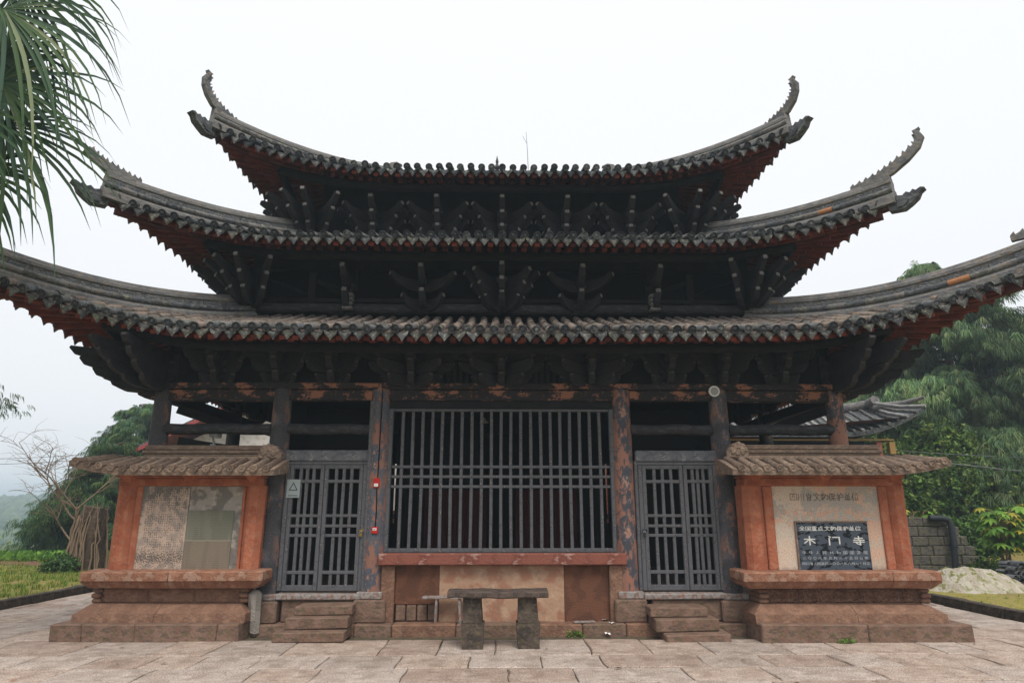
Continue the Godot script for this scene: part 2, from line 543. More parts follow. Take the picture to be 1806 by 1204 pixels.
	mat("cement", tex(rgb(178, 172, 158), [[big, 0.42, 0.62, rgb(160, 150, 134, 0.8)], [mid, 0.56, 0.66, rgb(112, 114, 60, 0.9)], [speck, 0.64, 0.78, rgb(160, 150, 136, 0.6)]]), 1.4, 1.0, stone_bump, 3.0)
	mat("rubble", tex(rgb(142, 116, 102), [[mid, 0.45, 0.7, rgb(108, 88, 80, 0.8)], [speck, 0.6, 0.78, rgb(170, 148, 134, 0.6)]]), 0.6, 1.0, stone_bump, 1.5)
	mat("block_wall", tex(rgb(92, 88, 84), [[mid, 0.45, 0.7, rgb(66, 64, 62, 0.8)], [blot, 0.62, 0.68, rgb(106, 104, 58, 0.7)], [speck, 0.6, 0.78, rgb(120, 112, 104, 0.5)]]), 1.0, 0.95, stone_bump, 1.5)
	mat("bark", tex(rgb(96, 80, 66), [[fine, 0.45, 0.7, rgb(60, 50, 42, 0.9), 4, 1], [mid, 0.5, 0.7, rgb(122, 106, 90, 0.6)]]), 0.8, 0.95, grain, 2.0)
	mat("twig", rgb(122, 104, 86), 1.0, 0.95)
	mat("white_plaster", tex(rgb(216, 212, 206), [[mid, 0.5, 0.75, rgb(190, 184, 176, 0.7)]]), 2.0, 0.95)
	mat("red_paint", rgb(150, 74, 72), 1.0, 0.8)
	mat("yellow_paint", rgb(146, 118, 70), 1.0, 0.8)
	mat("brick_red", tex(rgb(150, 92, 74), [[mid, 0.45, 0.7, rgb(120, 70, 58, 0.8)]]), 1.0, 0.95)
	mat("alarm_red", rgb(182, 40, 36), 1.0, 0.4)
	mat("white_plastic", rgb(214, 214, 210), 1.0, 0.5)
	mat("grey_plastic", rgb(150, 152, 154), 1.0, 0.5)
	mat("metal_sign", rgb(138, 150, 152), 1.0, 0.45)
	mat("brass", rgb(150, 118, 58), 1.0, 0.4)
	M.brass.metallic = 0.7
	mat("pipe", rgb(40, 44, 48), 1.0, 0.5)
	mat("wire", rgb(92, 94, 96), 1.0, 0.8)
	mat("paper", rgb(232, 232, 230), 1.0, 0.9)
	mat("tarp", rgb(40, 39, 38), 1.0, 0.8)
	leaf_mat("needle", rgb(255, 255, 255), 0.35)
	leaf_mat("leaf", rgb(255, 255, 255), 0.5)


# ---------------------------------------------------------------- lettering: each character is a few strokes on a ten by ten grid
var GL := {
	"四": "1118 1191 9198 1898 414436 616576", "川": "212619 5158 8189", "省": "5053 3123 7183 8447 3339 3373 7379 3979 3575 3777", "文": "5062 1292 73564819 32557899",
	"物": "2114 1343 3039 1646 5143 52928897 634618 735628", "保": "301417 2329 4181 8184 4184 4144 4484 3696 6469 6639 6699", "护": "1343 303828 1645 6071 5292 9295 5595 5249",
	"单": "3042 7062 2373 2327 7377 2575 2777 5359 1898", "位": "301417 2329 6071 4292 5457 8477 3898", "全": "5014 5094 3474 3676 5458 1898", "国": "1119 1191 9199 1999 3373 3575 3777 5357 6676",
	"重": "7021 1292 2474 2427 7477 2777 2575 5159 2878 1999", "点": "5053 5181 2373 2327 7377 2777 2819 3839 5859 7899", "木": "1393 5059 5317 5397", "门": "1021 1219 419198", "寺": "5054 2282 1494 1696 6569 6958 3748",
	"中": "2226 2282 8286 2686 5059", "华": "3014 2225 5054 7153 5484 1696 5559", "人": "504619 5599", "民": "1181 8184 1484 1119 1938 1696 5479 7999", "共": "3136 7176 1393 1696 3719 7799",
	"和": "4021 1343 3139 3416 3446 5358 5393 9398 5898", "务": "4013 3181 8155 5519 3295 2676 7678 7869 4639", "院": "1019 1040 4033 3346 4616 6071 4243 4292 9293 5484 4696 5649 7679 7999 9998",
	"二": "2373 1797", "０": "502326598683 8350", "六": "5062 1393 3519 6599", "年": "3013 2181 2484 2427 1797 5159", "五": "2181 5128 2474 7478 1898", "月": "212619 2181 8189 8978 2383 2585", "十": "1494 5059",
	"日": "2128 2181 8188 2888 2484", "公": "4015 6095 5428 2878 6689", "布": "1292 5016 2428 2484 8488 5359", "政": "1151 3138 3555 1518 1858 6153 6393 836649 5499", "府": "5061 2191 211519 4334 3439 5494 8488 8878 6577", "立": "5061 2282 3447 7467 1898",
}


func stroke(im: Image, a: Vector2, b: Vector2, w: float, c: Color) -> void:
	var lo := a.min(b) - Vector2.ONE * (w + 1)
	var hi := a.max(b) + Vector2.ONE * (w + 1)
	for y in range(maxi(0, int(lo.y)), mini(im.get_height(), int(hi.y) + 1)):
		for x in range(maxi(0, int(lo.x)), mini(im.get_width(), int(hi.x) + 1)):
			var p := Vector2(x, y)
			var d := p.distance_to(Geometry2D.get_closest_point_to_segment(p, a, b))
			var k := clampf(w + 0.5 - d, 0.0, 1.0) * c.a
			if k > 0.0:
				im.set_pixel(x, y, im.get_pixel(x, y).lerp(Color(c.r, c.g, c.b), k))


# text centred on x = cx, character cells of size s, spaced by step
func letters(im: Image, text: String, cx: float, top: float, s: float, step: float, w: float, c: Color) -> void:
	var x := cx - step * (text.length() - 1) * 0.5 - s * 0.5
	for ch in text:
		if GL.has(ch):
			for st in GL[ch].split(" "):
				var last := Vector2.ZERO
				for i in range(0, st.length() - 1, 2):
					var p := Vector2(x + (int(st[i]) - 0.4) / 9.2 * s, top + int(st[i + 1]) / 9.4 * s)
					if i > 0:
						stroke(im, last, p, w, c)
					last = p
		x += step


func noise(sd: int, f: float, o := 4) -> FastNoiseLite:
	var q := FastNoiseLite.new()
	q.seed = sd
	q.frequency = f
	q.fractal_octaves = o
	return q


func plaque_image() -> ImageTexture:
	var im := Image.create(512, 448, false, Image.FORMAT_RGB8)
	var a := noise(41, 0.012, 3)
	var b := noise(42, 0.05, 3)
	for y in 448:
		for x in 512:
			var d := smoothstep(0.12, 0.3, a.get_noise_2d(x, y * 1.3) + 0.25 * b.get_noise_2d(x, y))
			var c := rgb(74, 82, 94).lerp(rgb(28, 32, 40), d)
			im.set_pixel(x, y, c * (1.0 + 0.10 * b.get_noise_2d(x * 3.0, y * 3.0)))
	var w := rgb(212, 212, 208)
	letters(im, "全国重点文物保护单位", 240, 34, 42, 45, 2.4, w)
	for i in 3:
		letters(im, "木门寺"[i], [84, 262, 438][i], 130, 84, 0, 5.0, w)
	var g := rgb(178, 182, 184, 0.8)
	letters(im, "中华人民共和国国务院", 256, 268, 30, 49, 1.7, g)
	letters(im, "二００六年五月二十五日公布", 256, 322, 27, 37, 1.6, g)
	letters(im, "四川省人民政府二００六年六月二十日立", 256, 374, 26, 27, 1.6, g)
	return ImageTexture.create_from_image(im)


# pale plaster with a grey, flaking upper half and a faded line of characters
func plaster_image() -> ImageTexture:
	var im := Image.create(512, 384, false, Image.FORMAT_RGB8)
	var a := noise(51, 0.008, 5)
	var b := noise(52, 0.03, 4)
	var e := noise(53, 0.15, 3)
	for y in 384:
		for x in 512:
			var c := rgb(206, 172, 150).lerp(rgb(196, 178, 160), smoothstep(-0.2, 0.3, a.get_noise_2d(x, y)))
			c = c.lerp(rgb(214, 204, 188), smoothstep(330.0, 120.0, float(x)) * 0.55)
			var g := smoothstep(0.0, 0.2, a.get_noise_2d(x + 300, y) + 0.5 * b.get_noise_2d(x, y) + 0.35 - absf(y - 70) / 110.0)
			c = c.lerp(rgb(168, 164, 158), g * 0.8)
			var h := smoothstep(0.04, 0.16, b.get_noise_2d(x + 90, y) * 1.2 + 0.34 - absf(y - 140) / 70.0 - maxf(0.0, 110.0 - x) / 200.0)
			c = c.lerp(rgb(178, 176, 170), h * 0.75)
			c = c.lerp(rgb(222, 162, 132), smoothstep(0.1, 0.2, b.get_noise_2d(x + 700, y)) * smoothstep(60.0, 20.0, absf(y - 150)) * 0.6)
			c = c.lerp(rgb(120, 104, 92), smoothstep(0.24, 0.4, e.get_noise_2d(x, y)) * 0.5)
			c = c.lerp(rgb(128, 112, 100), smoothstep(362.0, 384.0, y + 14 * b.get_noise_2d(x, 3)) * 0.5)
			im.set_pixel(x, y, c)
	letters(im, "四川省文物保护单位", 254, 32, 36, 37, 1.9, rgb(96, 88, 78, 0.75))
	return ImageTexture.create_from_image(im)


# the worn inscription: rows of small cut characters, dark with grime
func stele_image() -> ImageTexture:
	var im := Image.create(384, 576, false, Image.FORMAT_RGB8)
	var a := noise(61, 0.01, 4)
	var b := noise(62, 0.04, 4)
	for y in 576:
		for x in 384:
			var c := rgb(190, 168, 152).lerp(rgb(158, 144, 134), smoothstep(-0.2, 0.3, a.get_noise_2d(x, y)))
			var g := smoothstep(0.0, 0.45, a.get_noise_2d(x + 200, y * 0.6) + 0.4 * b.get_noise_2d(x, y) + 0.4 - y / 300.0)
			c = c.lerp(rgb(112, 108, 104), g * 0.85)
			c = c.lerp(rgb(72, 66, 60), smoothstep(0.0, 0.4, b.get_noise_2d(x * 1.6 + y * 0.9, y * 1.8 - x * 0.9) + 0.34 - absf(y - 500) / 130.0) * 0.7)
			c = c.lerp(rgb(110, 108, 106), smoothstep(48.0, 20.0, x + 26 * b.get_noise_2d(3, y) + y * 0.08) * 0.9)
			im.set_pixel(x, y, c)
	rg.seed = 77
	for j in 30:
		for i in 19:
			var p := Vector2(52 + i * 17 + rnd(-2, 2), 14 + j * 16 + rnd(-2, 2))
			var k := smoothstep(-0.25, 0.2, a.get_noise_2d(p.x + 500, p.y) + 0.15) * (0.95 if p.y < 430 else 0.35)
			for q in 5:
				var h := rg.randf() < 0.5
				var o := p + Vector2(rnd(0, 10), rnd(0, 10))
				stroke(im, o, p + (Vector2(rnd(6, 12), o.y - p.y) if h else Vector2(o.x - p.x, rnd(6, 12))), 1.0, rgb(50, 45, 42, k * rnd(0.5, 1.0)))
	return ImageTexture.create_from_image(im)


func board_image() -> ImageTexture:
	var im := Image.create(384, 512, false, Image.FORMAT_RGB8)
	var a := noise(71, 0.01, 3)
	var b := noise(72, 0.06, 3)
	for y in 512:
		for x in 384:
			var c := rgb(112, 113, 98).lerp(rgb(122, 122, 108), smoothstep(-0.2, 0.3, a.get_noise_2d(x, y * 0.2)))
			if y > 262:
				c = rgb(130, 119, 104).lerp(rgb(122, 112, 99), smoothstep(-0.2, 0.3, a.get_noise_2d(x, y * 0.2)))
			c = c * (1.0 - 0.07 * smoothstep(0.25, 0.6, cos(y * TAU / 17.0)) * smoothstep(18.0, 30.0, float(x)))
			c = c * (1.0 + 0.05 * b.get_noise_2d(x, y))
			if absf(y - 262 + 3 * b.get_noise_2d(x, 9)) < 2.0:
				c = c.lerp(rgb(190, 180, 166), 0.8)
			im.set_pixel(x, y, c)
	return ImageTexture.create_from_image(im)


func uv_panel(called: String, t: Texture2D, rough := 0.9) -> StandardMaterial3D:
	var m := mat(called, t, 1.0, rough, null, 0.0, false)
	return m


# a slab whose front carries the whole picture
func slab_uv(x0: float, x1: float, y0: float, y1: float, z0: float, z1: float) -> ArrayMesh:
	var q := MB.new()
	var c := Vector3(x0 + x1, y0 + y1, z0 + z1) * 0.5
	q.face([Vector3(x0, y0, z1), Vector3(x1, y0, z1), Vector3(x1, y1, z1), Vector3(x0, y1, z1)], c, [Vector2(0, 1), Vector2(1, 1), Vector2(1, 0), Vector2(0, 0)])
	var e := [[x0, x0], [x1, x1]]
	for p in e:
		q.face([Vector3(p[0], y0, z0), Vector3(p[0], y0, z1), Vector3(p[0], y1, z1), Vector3(p[0], y1, z0)], c, [Vector2(0.01, 0.9), Vector2(0.02, 0.9), Vector2(0.02, 0.1), Vector2(0.01, 0.1)])
	for y in [y0, y1]:
		q.face([Vector3(x0, y, z0), Vector3(x1, y, z0), Vector3(x1, y, z1), Vector3(x0, y, z1)], c, [Vector2(0, 0.01), Vector2(1, 0.01), Vector2(1, 0.02), Vector2(0, 0.02)])
	return q.mesh()


# ---------------------------------------------------------------- roofs
class Tier:
	var a := 5.0      # half width of the wall below, and half depth
	var b := 4.0
	var ai := 4.15    # the same of the wall above
	var bi := 3.15
	var om := 1.2     # overhang in the middle and at the corner
	var oc := 1.9
	var ym := 4.0     # eave height in the middle and at the corner
	var yc := 4.7
	var L := 3.0
	var p := 1.8
	var q := 3.0
	var sag := 0.0
	var rise := 0.3
	var bow := 0.027
	var ridge := false  # the top roof runs on to a ridge
	var pitch := 0.19
	var zc := -4.0

	func half(k: int) -> Vector2:
		return Vector2(a, b) if k % 2 == 0 else Vector2(b, a)

	func inner(k: int) -> Vector2:
		return Vector2(ai, bi) if k % 2 == 0 else Vector2(bi, ai)

	func frame(k: int) -> Transform3D:
		return Transform3D(Basis(Vector3.UP, k * PI / 2), Vector3(0, 0, zc))

	func lift(s: float) -> float:
		return pow(clampf(1.0 - s / L, 0.0, 1.0), p)

	func eave(k: int, e: float) -> Vector3:
		var h := half(k)
		var s := h.x + oc - absf(e)
		var f := pow(clampf(1.0 - s / L, 0.0, 1.0), q)
		var m := clampf(absf(e) / h.x, 0.0, 1.0)
		return Vector3(e, ym + (yc - ym) * lift(s) - sag * (1.0 - m * m), h.y + om + (oc - om) * f)

	func reach(k: int, e: float) -> float:
		var h := half(k)
		var i := inner(k)
		var z := eave(k, e).z
		if absf(e) > i.x:
			return maxf(z - (h.y + absf(e) - h.x), 0.0)
		return z - (0.0 if ridge and k % 2 == 0 else i.y)

	func at(k: int, e: float, d: float) -> Vector3:
		var v := eave(k, e)
		return frame(k) * Vector3(e, v.y + rise * d + bow * d * d, v.z - d)

	func hip(x: float) -> Vector3:      # front right hip, by world x
		return at(0, x, reach(0, x))


var proto := {}


func tile_meshes() -> void:
	# half round tile, eave end at z = 0, running back along -z
	var q := MB.new()
	var rows := []
	for i in 3:
		var z: float = [0.0, -0.16, -0.33][i]
		var r: float = [0.056, 0.054, 0.049][i]
		var row := []
		for j in 9:
			var w := -0.35 + (PI + 0.7) * j / 8.0
			row.append(Vector3(cos(w) * r, sin(w) * r, z))
		rows.append(row)
	q.grid(rows, Vector3.UP)
	for i in q.v.size():
		q.n[i] = Vector3(q.v[i].x, q.v[i].y, 0).normalized()
	q.ix.clear()
	for i in 2:
		for j in 8:
			var s := i * 9 + j
			q.tri_i(s, s + 1, s + 10)
			q.tri_i(s, s + 10, s + 9)
	var lip := []
	for j in 9:
		lip.append(rows[0][j])
	for j in 8:
		q.face([rows[0][j], rows[0][j + 1], rows[0][j + 1] * 0.8, rows[0][j] * 0.8], Vector3(0, 0, -1))
	proto.tube = q.mesh()
	var roll := q
	q = MB.new()
	# the closed end: rim, sunken ring, boss with petals
	var xf := Transform3D(Basis(Vector3.RIGHT, Vector3(0, 0, 1), Vector3(0, -1, 0)), Vector3(0, 0, 0))
	q.lathe([Vector2(0.059, -0.02), Vector2(0.061, 0.012), Vector2(0.054, 0.016), Vector2(0.049, 0.004), Vector2(0.03, 0.003), Vector2(0.022, 0.012), Vector2(0.0, 0.015)], 14, xf)
	for j in 8:
		var w := TAU * j / 8
		q.box(Vector3(cos(w) * 0.038, sin(w) * 0.038, 0.006), Vector3(0.014, 0.009, 0.008), 0.0, Basis(Vector3.BACK, w))
	for i in 6:
		var m := roll.mesh()
		m.add_surface_from_arrays(Mesh.PRIMITIVE_TRIANGLES, q.arrays())
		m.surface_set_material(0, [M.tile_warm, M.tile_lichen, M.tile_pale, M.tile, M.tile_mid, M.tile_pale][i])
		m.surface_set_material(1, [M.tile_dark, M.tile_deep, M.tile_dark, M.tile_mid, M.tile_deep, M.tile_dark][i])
		proto["cap%d" % i] = m
	# hollow tile between the rows, and the pointed one at its end
	q = MB.new()
	rows = []
	for z in [0.0, -0.3]:
		var row := []
		for j in 6:
			var x := -0.085 + 0.17 * j / 5.0
			row.append(Vector3(x, x * x * 6.0 - 0.045 + (0.0 if z == 0.0 else -0.012), z))
		rows.append(row)
	q.grid(rows, Vector3.UP)
	for j in 5:
		q.face([rows[0][j], rows[0][j + 1], rows[0][j + 1] + Vector3.DOWN * 0.014, rows[0][j] + Vector3.DOWN * 0.014], Vector3(0, 0, -1))
	proto.pan = q.mesh()
	q = MB.new()
	var out := [Vector2(-0.083, 0.0), Vector2(-0.08, -0.04), Vector2(-0.06, -0.07), Vector2(-0.044, -0.078), Vector2(-0.02, -0.112), Vector2(0, -0.142), Vector2(0.02, -0.112), Vector2(0.044, -0.078), Vector2(0.06, -0.07), Vector2(0.08, -0.04), Vector2(0.083, 0.0), Vector2(0.04, -0.022), Vector2(0, -0.032), Vector2(-0.04, -0.022)]
	var tilt := Transform3D(Basis(Vector3.RIGHT, -0.2), Vector3(0, -0.005, 0.0))
	q.prism(out, 0.016, tilt)
	var small := []
	for p in out:
		small.append(Vector2(p.x * 0.72, (p.y + 0.05) * 0.62 - 0.052))
	q.prism(small, 0.007, tilt * Transform3D(Basis(), Vector3(0, 0, 0.016)))
	proto.drip = q.mesh()
	# one rafter, a unit long along z
	q = MB.new()
	q.box(Vector3(0, 0, -0.5), Vector3(0.085, 0.06, 1.0), 0.0)
	proto.rafter = q.mesh()


func tile_frame(t: Tier, k: int, e: float, d: float) -> Transform3D:
	var p := t.at(k, e, d)
	var back := (t.at(k, e, d + 0.05) - p).normalized()
	var side := (t.at(k, e + 0.02, d) - t.at(k, e - 0.02, d))
	var fx := t.frame(k).basis.x
	side = (fx + Vector3.UP * clampf(side.y / maxf(side.length(), 0.001), -0.5, 0.5)).normalized()
	var z := -back
	var x := (side - z * side.dot(z)).normalized()
	return Transform3D(Basis(x, z.cross(x), z), p)


func roof(t: Tier, called: String, eave_mats: Array, mid_mats: Array, far_mat: Material, show_courses: int) -> Node3D:
	var root := Node3D.new()
	root.name = called
	hall.add_child(root, true)
	var tubes := []
	var pans := []
	var drips := []
	var caps := []
	var rafters := []
	for k in 4:
		var h := t.half(k)
		var lim := h.x + t.oc
		# deck: upper skin under the tiles, lower skin over the rafters
		var up_rows := []
		var lo_rows := []
		var fascia := [[], []]
		for i in 61:
			var e := -lim + 2.0 * lim * i / 60.0
			var m := t.reach(k, e)
			var ru := []
			var rl := []
			for j in 7:
				var p := t.at(k, e, m * j / 6.0)
				ru.append(p + Vector3.DOWN * 0.055)
				rl.append(p + Vector3.DOWN * 0.085)
			up_rows.append(ru)
			lo_rows.append(rl)
			fascia[0].append(t.at(k, e, minf(0.03, m)) + Vector3.DOWN * 0.055)
			fascia[1].append(t.at(k, e, minf(0.03, m)) + Vector3.DOWN * 0.09)
		var q := MB.new()
		q.grid(up_rows, Vector3.UP)
		part("roof_bed", q.mesh(), far_mat, root)
		q = MB.new()
		q.grid(lo_rows, Vector3.DOWN)
		part("soffit_board", q.mesh(), M.red_board, root)
		q = MB.new()
		q.grid(fascia, t.frame(k).basis.z)
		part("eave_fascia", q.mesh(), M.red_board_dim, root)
		# rows of tiles
		var rows := int(2.0 * (lim - 0.1) / t.pitch)
		var at0 := -t.pitch * (rows - 1) * 0.5
		var shift: float = t.pitch * 0.5 if rows % 2 == 0 else 0.0
		for i in rows:
			var e: float = at0 + i * t.pitch
			var m := t.reach(k, e)
			var lay := int(m / 0.28) + 1
			var off := Vector3(rnd(-0.011, 0.011), rnd(-0.008, 0.008), 0)
			var trim := rnd(-0.075, -0.03) if rg.randf() > 0.06 else rnd(-0.02, 0.05)
			for c in lay:
				var f := tile_frame(t, k, e + off.x, c * 0.28 + trim)
				f.origin.y += off.y + 0.012 + rnd(-0.004, 0.004)
				f.basis = f.basis * Basis(Vector3.UP, rnd(-0.06, 0.06)) * Basis(Vector3.RIGHT, rnd(-0.03, 0.03))
				var room := m - c * 0.28 - trim + 0.04
				if room < 0.12:
					continue
				if room < 0.33:
					f.basis.z *= room / 0.33
				if c == 0:
					if k == 0:
						part("round_eave_tile", proto["cap%d" % ((rg.randi() % 4) if show_courses > 0 else 2 + rg.randi() % 4)], null, root, f)
					else:
						caps.append(f)
				elif k == 0 and c <= show_courses:
					part("tube_tile", proto.tube, mid_mats[rg.randi() % mid_mats.size()], root, f)
				else:
					tubes.append(f)
			if i == rows - 1:
				break
			var g := e + t.pitch * 0.5
			m = t.reach(k, g)
			var f := tile_frame(t, k, g, rnd(-0.03, -0.005))
			f.origin.y -= 0.016
			f.basis = f.basis * Basis(Vector3.FORWARD, rnd(-0.06, 0.06)) * Basis(Vector3.RIGHT, rnd(-0.12, 0.12))
			if k == 0:
				part("drip_tile", proto.drip, eave_mats[rg.randi() % eave_mats.size()], root, f)
			else:
				drips.append(f)
			for c in int(m / 0.13) + 1:
				f = tile_frame(t, k, g, c * 0.13 + rnd(0, 0.02))
				f.origin.y += 0.006 + rnd(0, 0.006)
				if m - c * 0.13 < 0.1:
					continue
				if m - c * 0.13 < 0.3:
					f.basis.z *= (m - c * 0.13) / 0.3
				pans.append(f)
		# rafters, fanned towards the corners
		for i in rows:
			var e: float = at0 + i * t.pitch
			var m := t.reach(k, e)
			if m < 0.15:
				continue
			var ed: Vector3 = t.at(k, e, 0.04)
			var d0 := minf(1.75, m)
			var hp := t.half(k)
			var inn: Vector3 = t.at(k, e, d0)
			if absf(e) > hp.x - 1.2:
				var w := clampf((absf(e) - hp.x + 1.2) / (t.oc + 1.2), 0.0, 1.0)
				var e2 := signf(e) * (hp.x - 1.2 + 1.5 * w)
				inn = t.at(k, e2, minf(t.reach(k, e2), 1.75))
			var lowr := ed.lerp(inn, 0.22)
			var z := (ed - inn).normalized()
			var x := Vector3.UP.cross(z).normalized()
			for s in 2:
				var from: Vector3 = ed if s == 0 else lowr
				var len := from.distance_to(inn)
				var y := z.cross(x)
				var f := Transform3D(Basis(x, y, z * len), from + Vector3.DOWN * (0.135 if s == 0 else 0.2) + x * rnd(-0.012, 0.012))
				if s == 0:
					f.basis.z = z * len * 0.5
				if k == 0:
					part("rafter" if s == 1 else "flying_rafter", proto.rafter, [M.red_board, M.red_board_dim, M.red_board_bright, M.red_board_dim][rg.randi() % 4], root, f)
				else:
					rafters.append(f)
	multi("round_eave_tile", proto.cap3, null, caps, root)
	multi("drip_tile", proto.drip, eave_mats[0], drips, root)
	multi("tube_tile", proto.tube, far_mat, tubes, root)
	multi("pan_tile", proto.pan, far_mat, pans, root)
	multi("rafter", proto.rafter, M.red_board, rafters, root)
	return root


# plane of a hip: x = outwards along it, y = up, z across
func hip_ridges(t: Tier, tall: float, horn: Array, lean := 0.0) -> void:
	for c in 4:
		var sx: float = [1.0, -1.0, -1.0, 1.0][c]
		var sz: float = [1.0, 1.0, -1.0, -1.0][c]
		var flip := func(p: Vector3) -> Vector3: return Vector3(p.x * sx, p.y, t.zc + (p.z - t.zc) * sz)
		var pts := []
		var x0 := t.ai - 0.02
		var x1 := t.a + t.oc - 0.05
		for i in 17:
			pts.append(flip.call(t.hip(lerpf(x0, x1, i / 16.0))))
		var dir := (Vector3(pts[16].x - pts[0].x, 0, pts[16].z - pts[0].z)).normalized()
		var frames := []
		for i in 17:
			var f: Vector3 = (pts[mini(i + 1, 16)] - pts[maxi(i - 1, 0)]).normalized()
			var side := f.cross(Vector3.UP).normalized()
			frames.append(Transform3D(Basis(side, side.cross(f), f), pts[i]))
		var w := 0.075
		var s := tall
		var sec := [Vector2(-0.15, -0.1), Vector2(-0.15, 0.02), Vector2(-0.11, 0.07), Vector2(-w, 0.09), Vector2(-w, s - 0.13), Vector2(-0.1, s - 0.11), Vector2(-0.1, s - 0.07), Vector2(-0.07, s - 0.05), Vector2(-0.05, s), Vector2(0.05, s), Vector2(0.07, s - 0.05), Vector2(0.1, s - 0.07), Vector2(0.1, s - 0.11), Vector2(w, s - 0.13), Vector2(w, 0.09), Vector2(0.11, 0.07), Vector2(0.15, 0.02), Vector2(0.15, -0.1)]
		var q := MB.new()
		q.sweep(sec, frames)
		var ridge := part("hip_ridge", q.mesh(), M.ridge_stone, hall)
		# long round tiles laid along the foot of the ridge
		for sd in [-1.0, 1.0]:
			for i in 16:
				q = MB.new()
				var a: Transform3D = frames[i]
				var b: Transform3D = frames[i + 1]
				var p0: Vector3 = a * Vector3(sd * 0.105, 0.115, 0)
				var p1: Vector3 = b * Vector3(sd * 0.105, 0.115, 0)
				q.tube([p0.lerp(p1, 0.012), p1], [0.043, 0.048], 8)
				part("ridge_tile", q.mesh(), [M.ridge_stone, M.tile_pale, M.tile_mid][rg.randi() % 3] if not (i == 11 and c == 0 and tall > 0.33) else M.orange_tile, ridge)
			if c > 1:
				continue
			var count := int((x1 - x0) * 1.414 / 0.27)
			for i in count:
				var u := (i + 0.5) / count
				var g := int(u * 16)
				var a: Transform3D = frames[g]
				var o: Vector3 = frames[g].origin.lerp(frames[mini(g + 1, 16)].origin, u * 16 - g) + a.basis.x * sd * (w + 0.006) + a.basis.y * (0.09 + (s - 0.22) * 0.5 + 0.02)
				part("carved_panel", bx(Vector3.ZERO, Vector3(0.02, s - 0.27, 0.235), 0.004), [M.carved, M.carved, M.tile_mid][rg.randi() % 3], ridge, Transform3D(a.basis, o))
		# block under the horn, the horn itself with its crest, and the beast's head on the corner beam
		var tip: Transform3D = frames[16]
		var base := tip.origin + Vector3.UP * tall
		var px := Transform3D(Basis(dir, Vector3.UP, dir.cross(Vector3.UP)), base)
		q = MB.new()
		var broken: bool = horn[c] < 1.0
		var curve := [Vector2(-0.58, -0.03), Vector2(-0.38, -0.01), Vector2(-0.18, 0.03), Vector2(-0.02 + lean * 0.1, 0.11), Vector2(0.1 + lean * 0.4, 0.22), Vector2(0.17 + lean * 0.75, 0.35), Vector2(0.19 + lean * 0.95, 0.48), Vector2(0.14 + lean, 0.58)]
		var wid := [0.03, 0.05, 0.066, 0.068, 0.06, 0.05, 0.04, 0.028]
		if broken:
			curve = [Vector2(-0.5, -0.03), Vector2(-0.34, -0.015), Vector2(-0.16, 0.02), Vector2(0.0, 0.07), Vector2(0.14, 0.14), Vector2(0.27, 0.24)]
		var left := []
		var right := []
		for i in curve.size():
			var d: Vector2 = (curve[mini(i + 1, curve.size() - 1)] - curve[maxi(i - 1, 0)]).normalized()
			var nn := Vector2(-d.y, d.x)
			left.append(curve[i] + nn * wid[i])
			right.append(curve[i] - nn * wid[i])
		var poly := []
		for p in right:
			poly.append(p)
		if not broken:
			poly.append(right[-1] + Vector2(0.02, 0.04))
			poly.append((right[-1] + left[-1]) * 0.5 + Vector2(-0.01, 0.03))
			poly.append(left[-1] + Vector2(-0.03, 0.035))
		for i in range(left.size() - 1, -1, -1):
			poly.append(left[i])
			if i > 0:
				var d: Vector2 = (left[i - 1] - left[i])
				var nn := Vector2(d.y, -d.x).normalized()
				for j in 2:
					poly.append(left[i] + d * (0.18 + 0.5 * j) + nn * 0.005)
					poly.append(left[i] + d * (0.2 + 0.5 * j) + nn * 0.05)
					poly.append(left[i] + d * (0.42 + 0.5 * j) + nn * 0.02)
		q.prism(poly, 0.085, px * Transform3D(Basis(), Vector3(0, 0, -0.0425)))
		q.prism([Vector2(-0.4, -0.4), Vector2(0.0, -0.4), Vector2(-0.04, 0.07), Vector2(-0.2, 0.03), Vector2(-0.4, 0.0)], 0.16, px * Transform3D(Basis(), Vector3(0, 0, -0.085)))
		q.wobble(wob, 0.012)
		part("ridge_horn", q.mesh(), M.ridge_stone, ridge)
		q = MB.new()
		var hp := Transform3D(px.basis, tip.origin + Vector3.DOWN * 0.1)
		q.prism([Vector2(-0.1, -0.1), Vector2(0.1, -0.12), Vector2(0.2, -0.06), Vector2(0.29, 0.01), Vector2(0.33, 0.09), Vector2(0.39, 0.13), Vector2(0.34, 0.15), Vector2(0.28, 0.12), Vector2(0.24, 0.15), Vector2(0.2, 0.11), Vector2(0.15, 0.14), Vector2(0.1, 0.1), Vector2(0.03, 0.12), Vector2(-0.1, 0.08)], 0.15, hp * Transform3D(Basis(), Vector3(0, 0, -0.075)))
		q.prism([Vector2(0.02, -0.08), Vector2(0.12, -0.07), Vector2(0.18, 0.0), Vector2(0.1, 0.06), Vector2(0.02, 0.05)], 0.19, hp * Transform3D(Basis(), Vector3(0, 0, -0.095)))
		q.wobble(wob, 0.012)
		part("beast_head", q.mesh(), M.tile_mid, ridge)
		# corner beam below
		q = MB.new()
		var fr := []
		for i in range(0, 16, 3):
			fr.append(Transform3D(frames[i].basis, frames[i].origin + Vector3.DOWN * 0.17))
		q.sweep([Vector2(-0.06, -0.07), Vector2(0.06, -0.07), Vector2(0.06, 0.08), Vector2(-0.06, 0.08)], fr)
		part("corner_beam", q.mesh(), M.red_board_dim, hall)


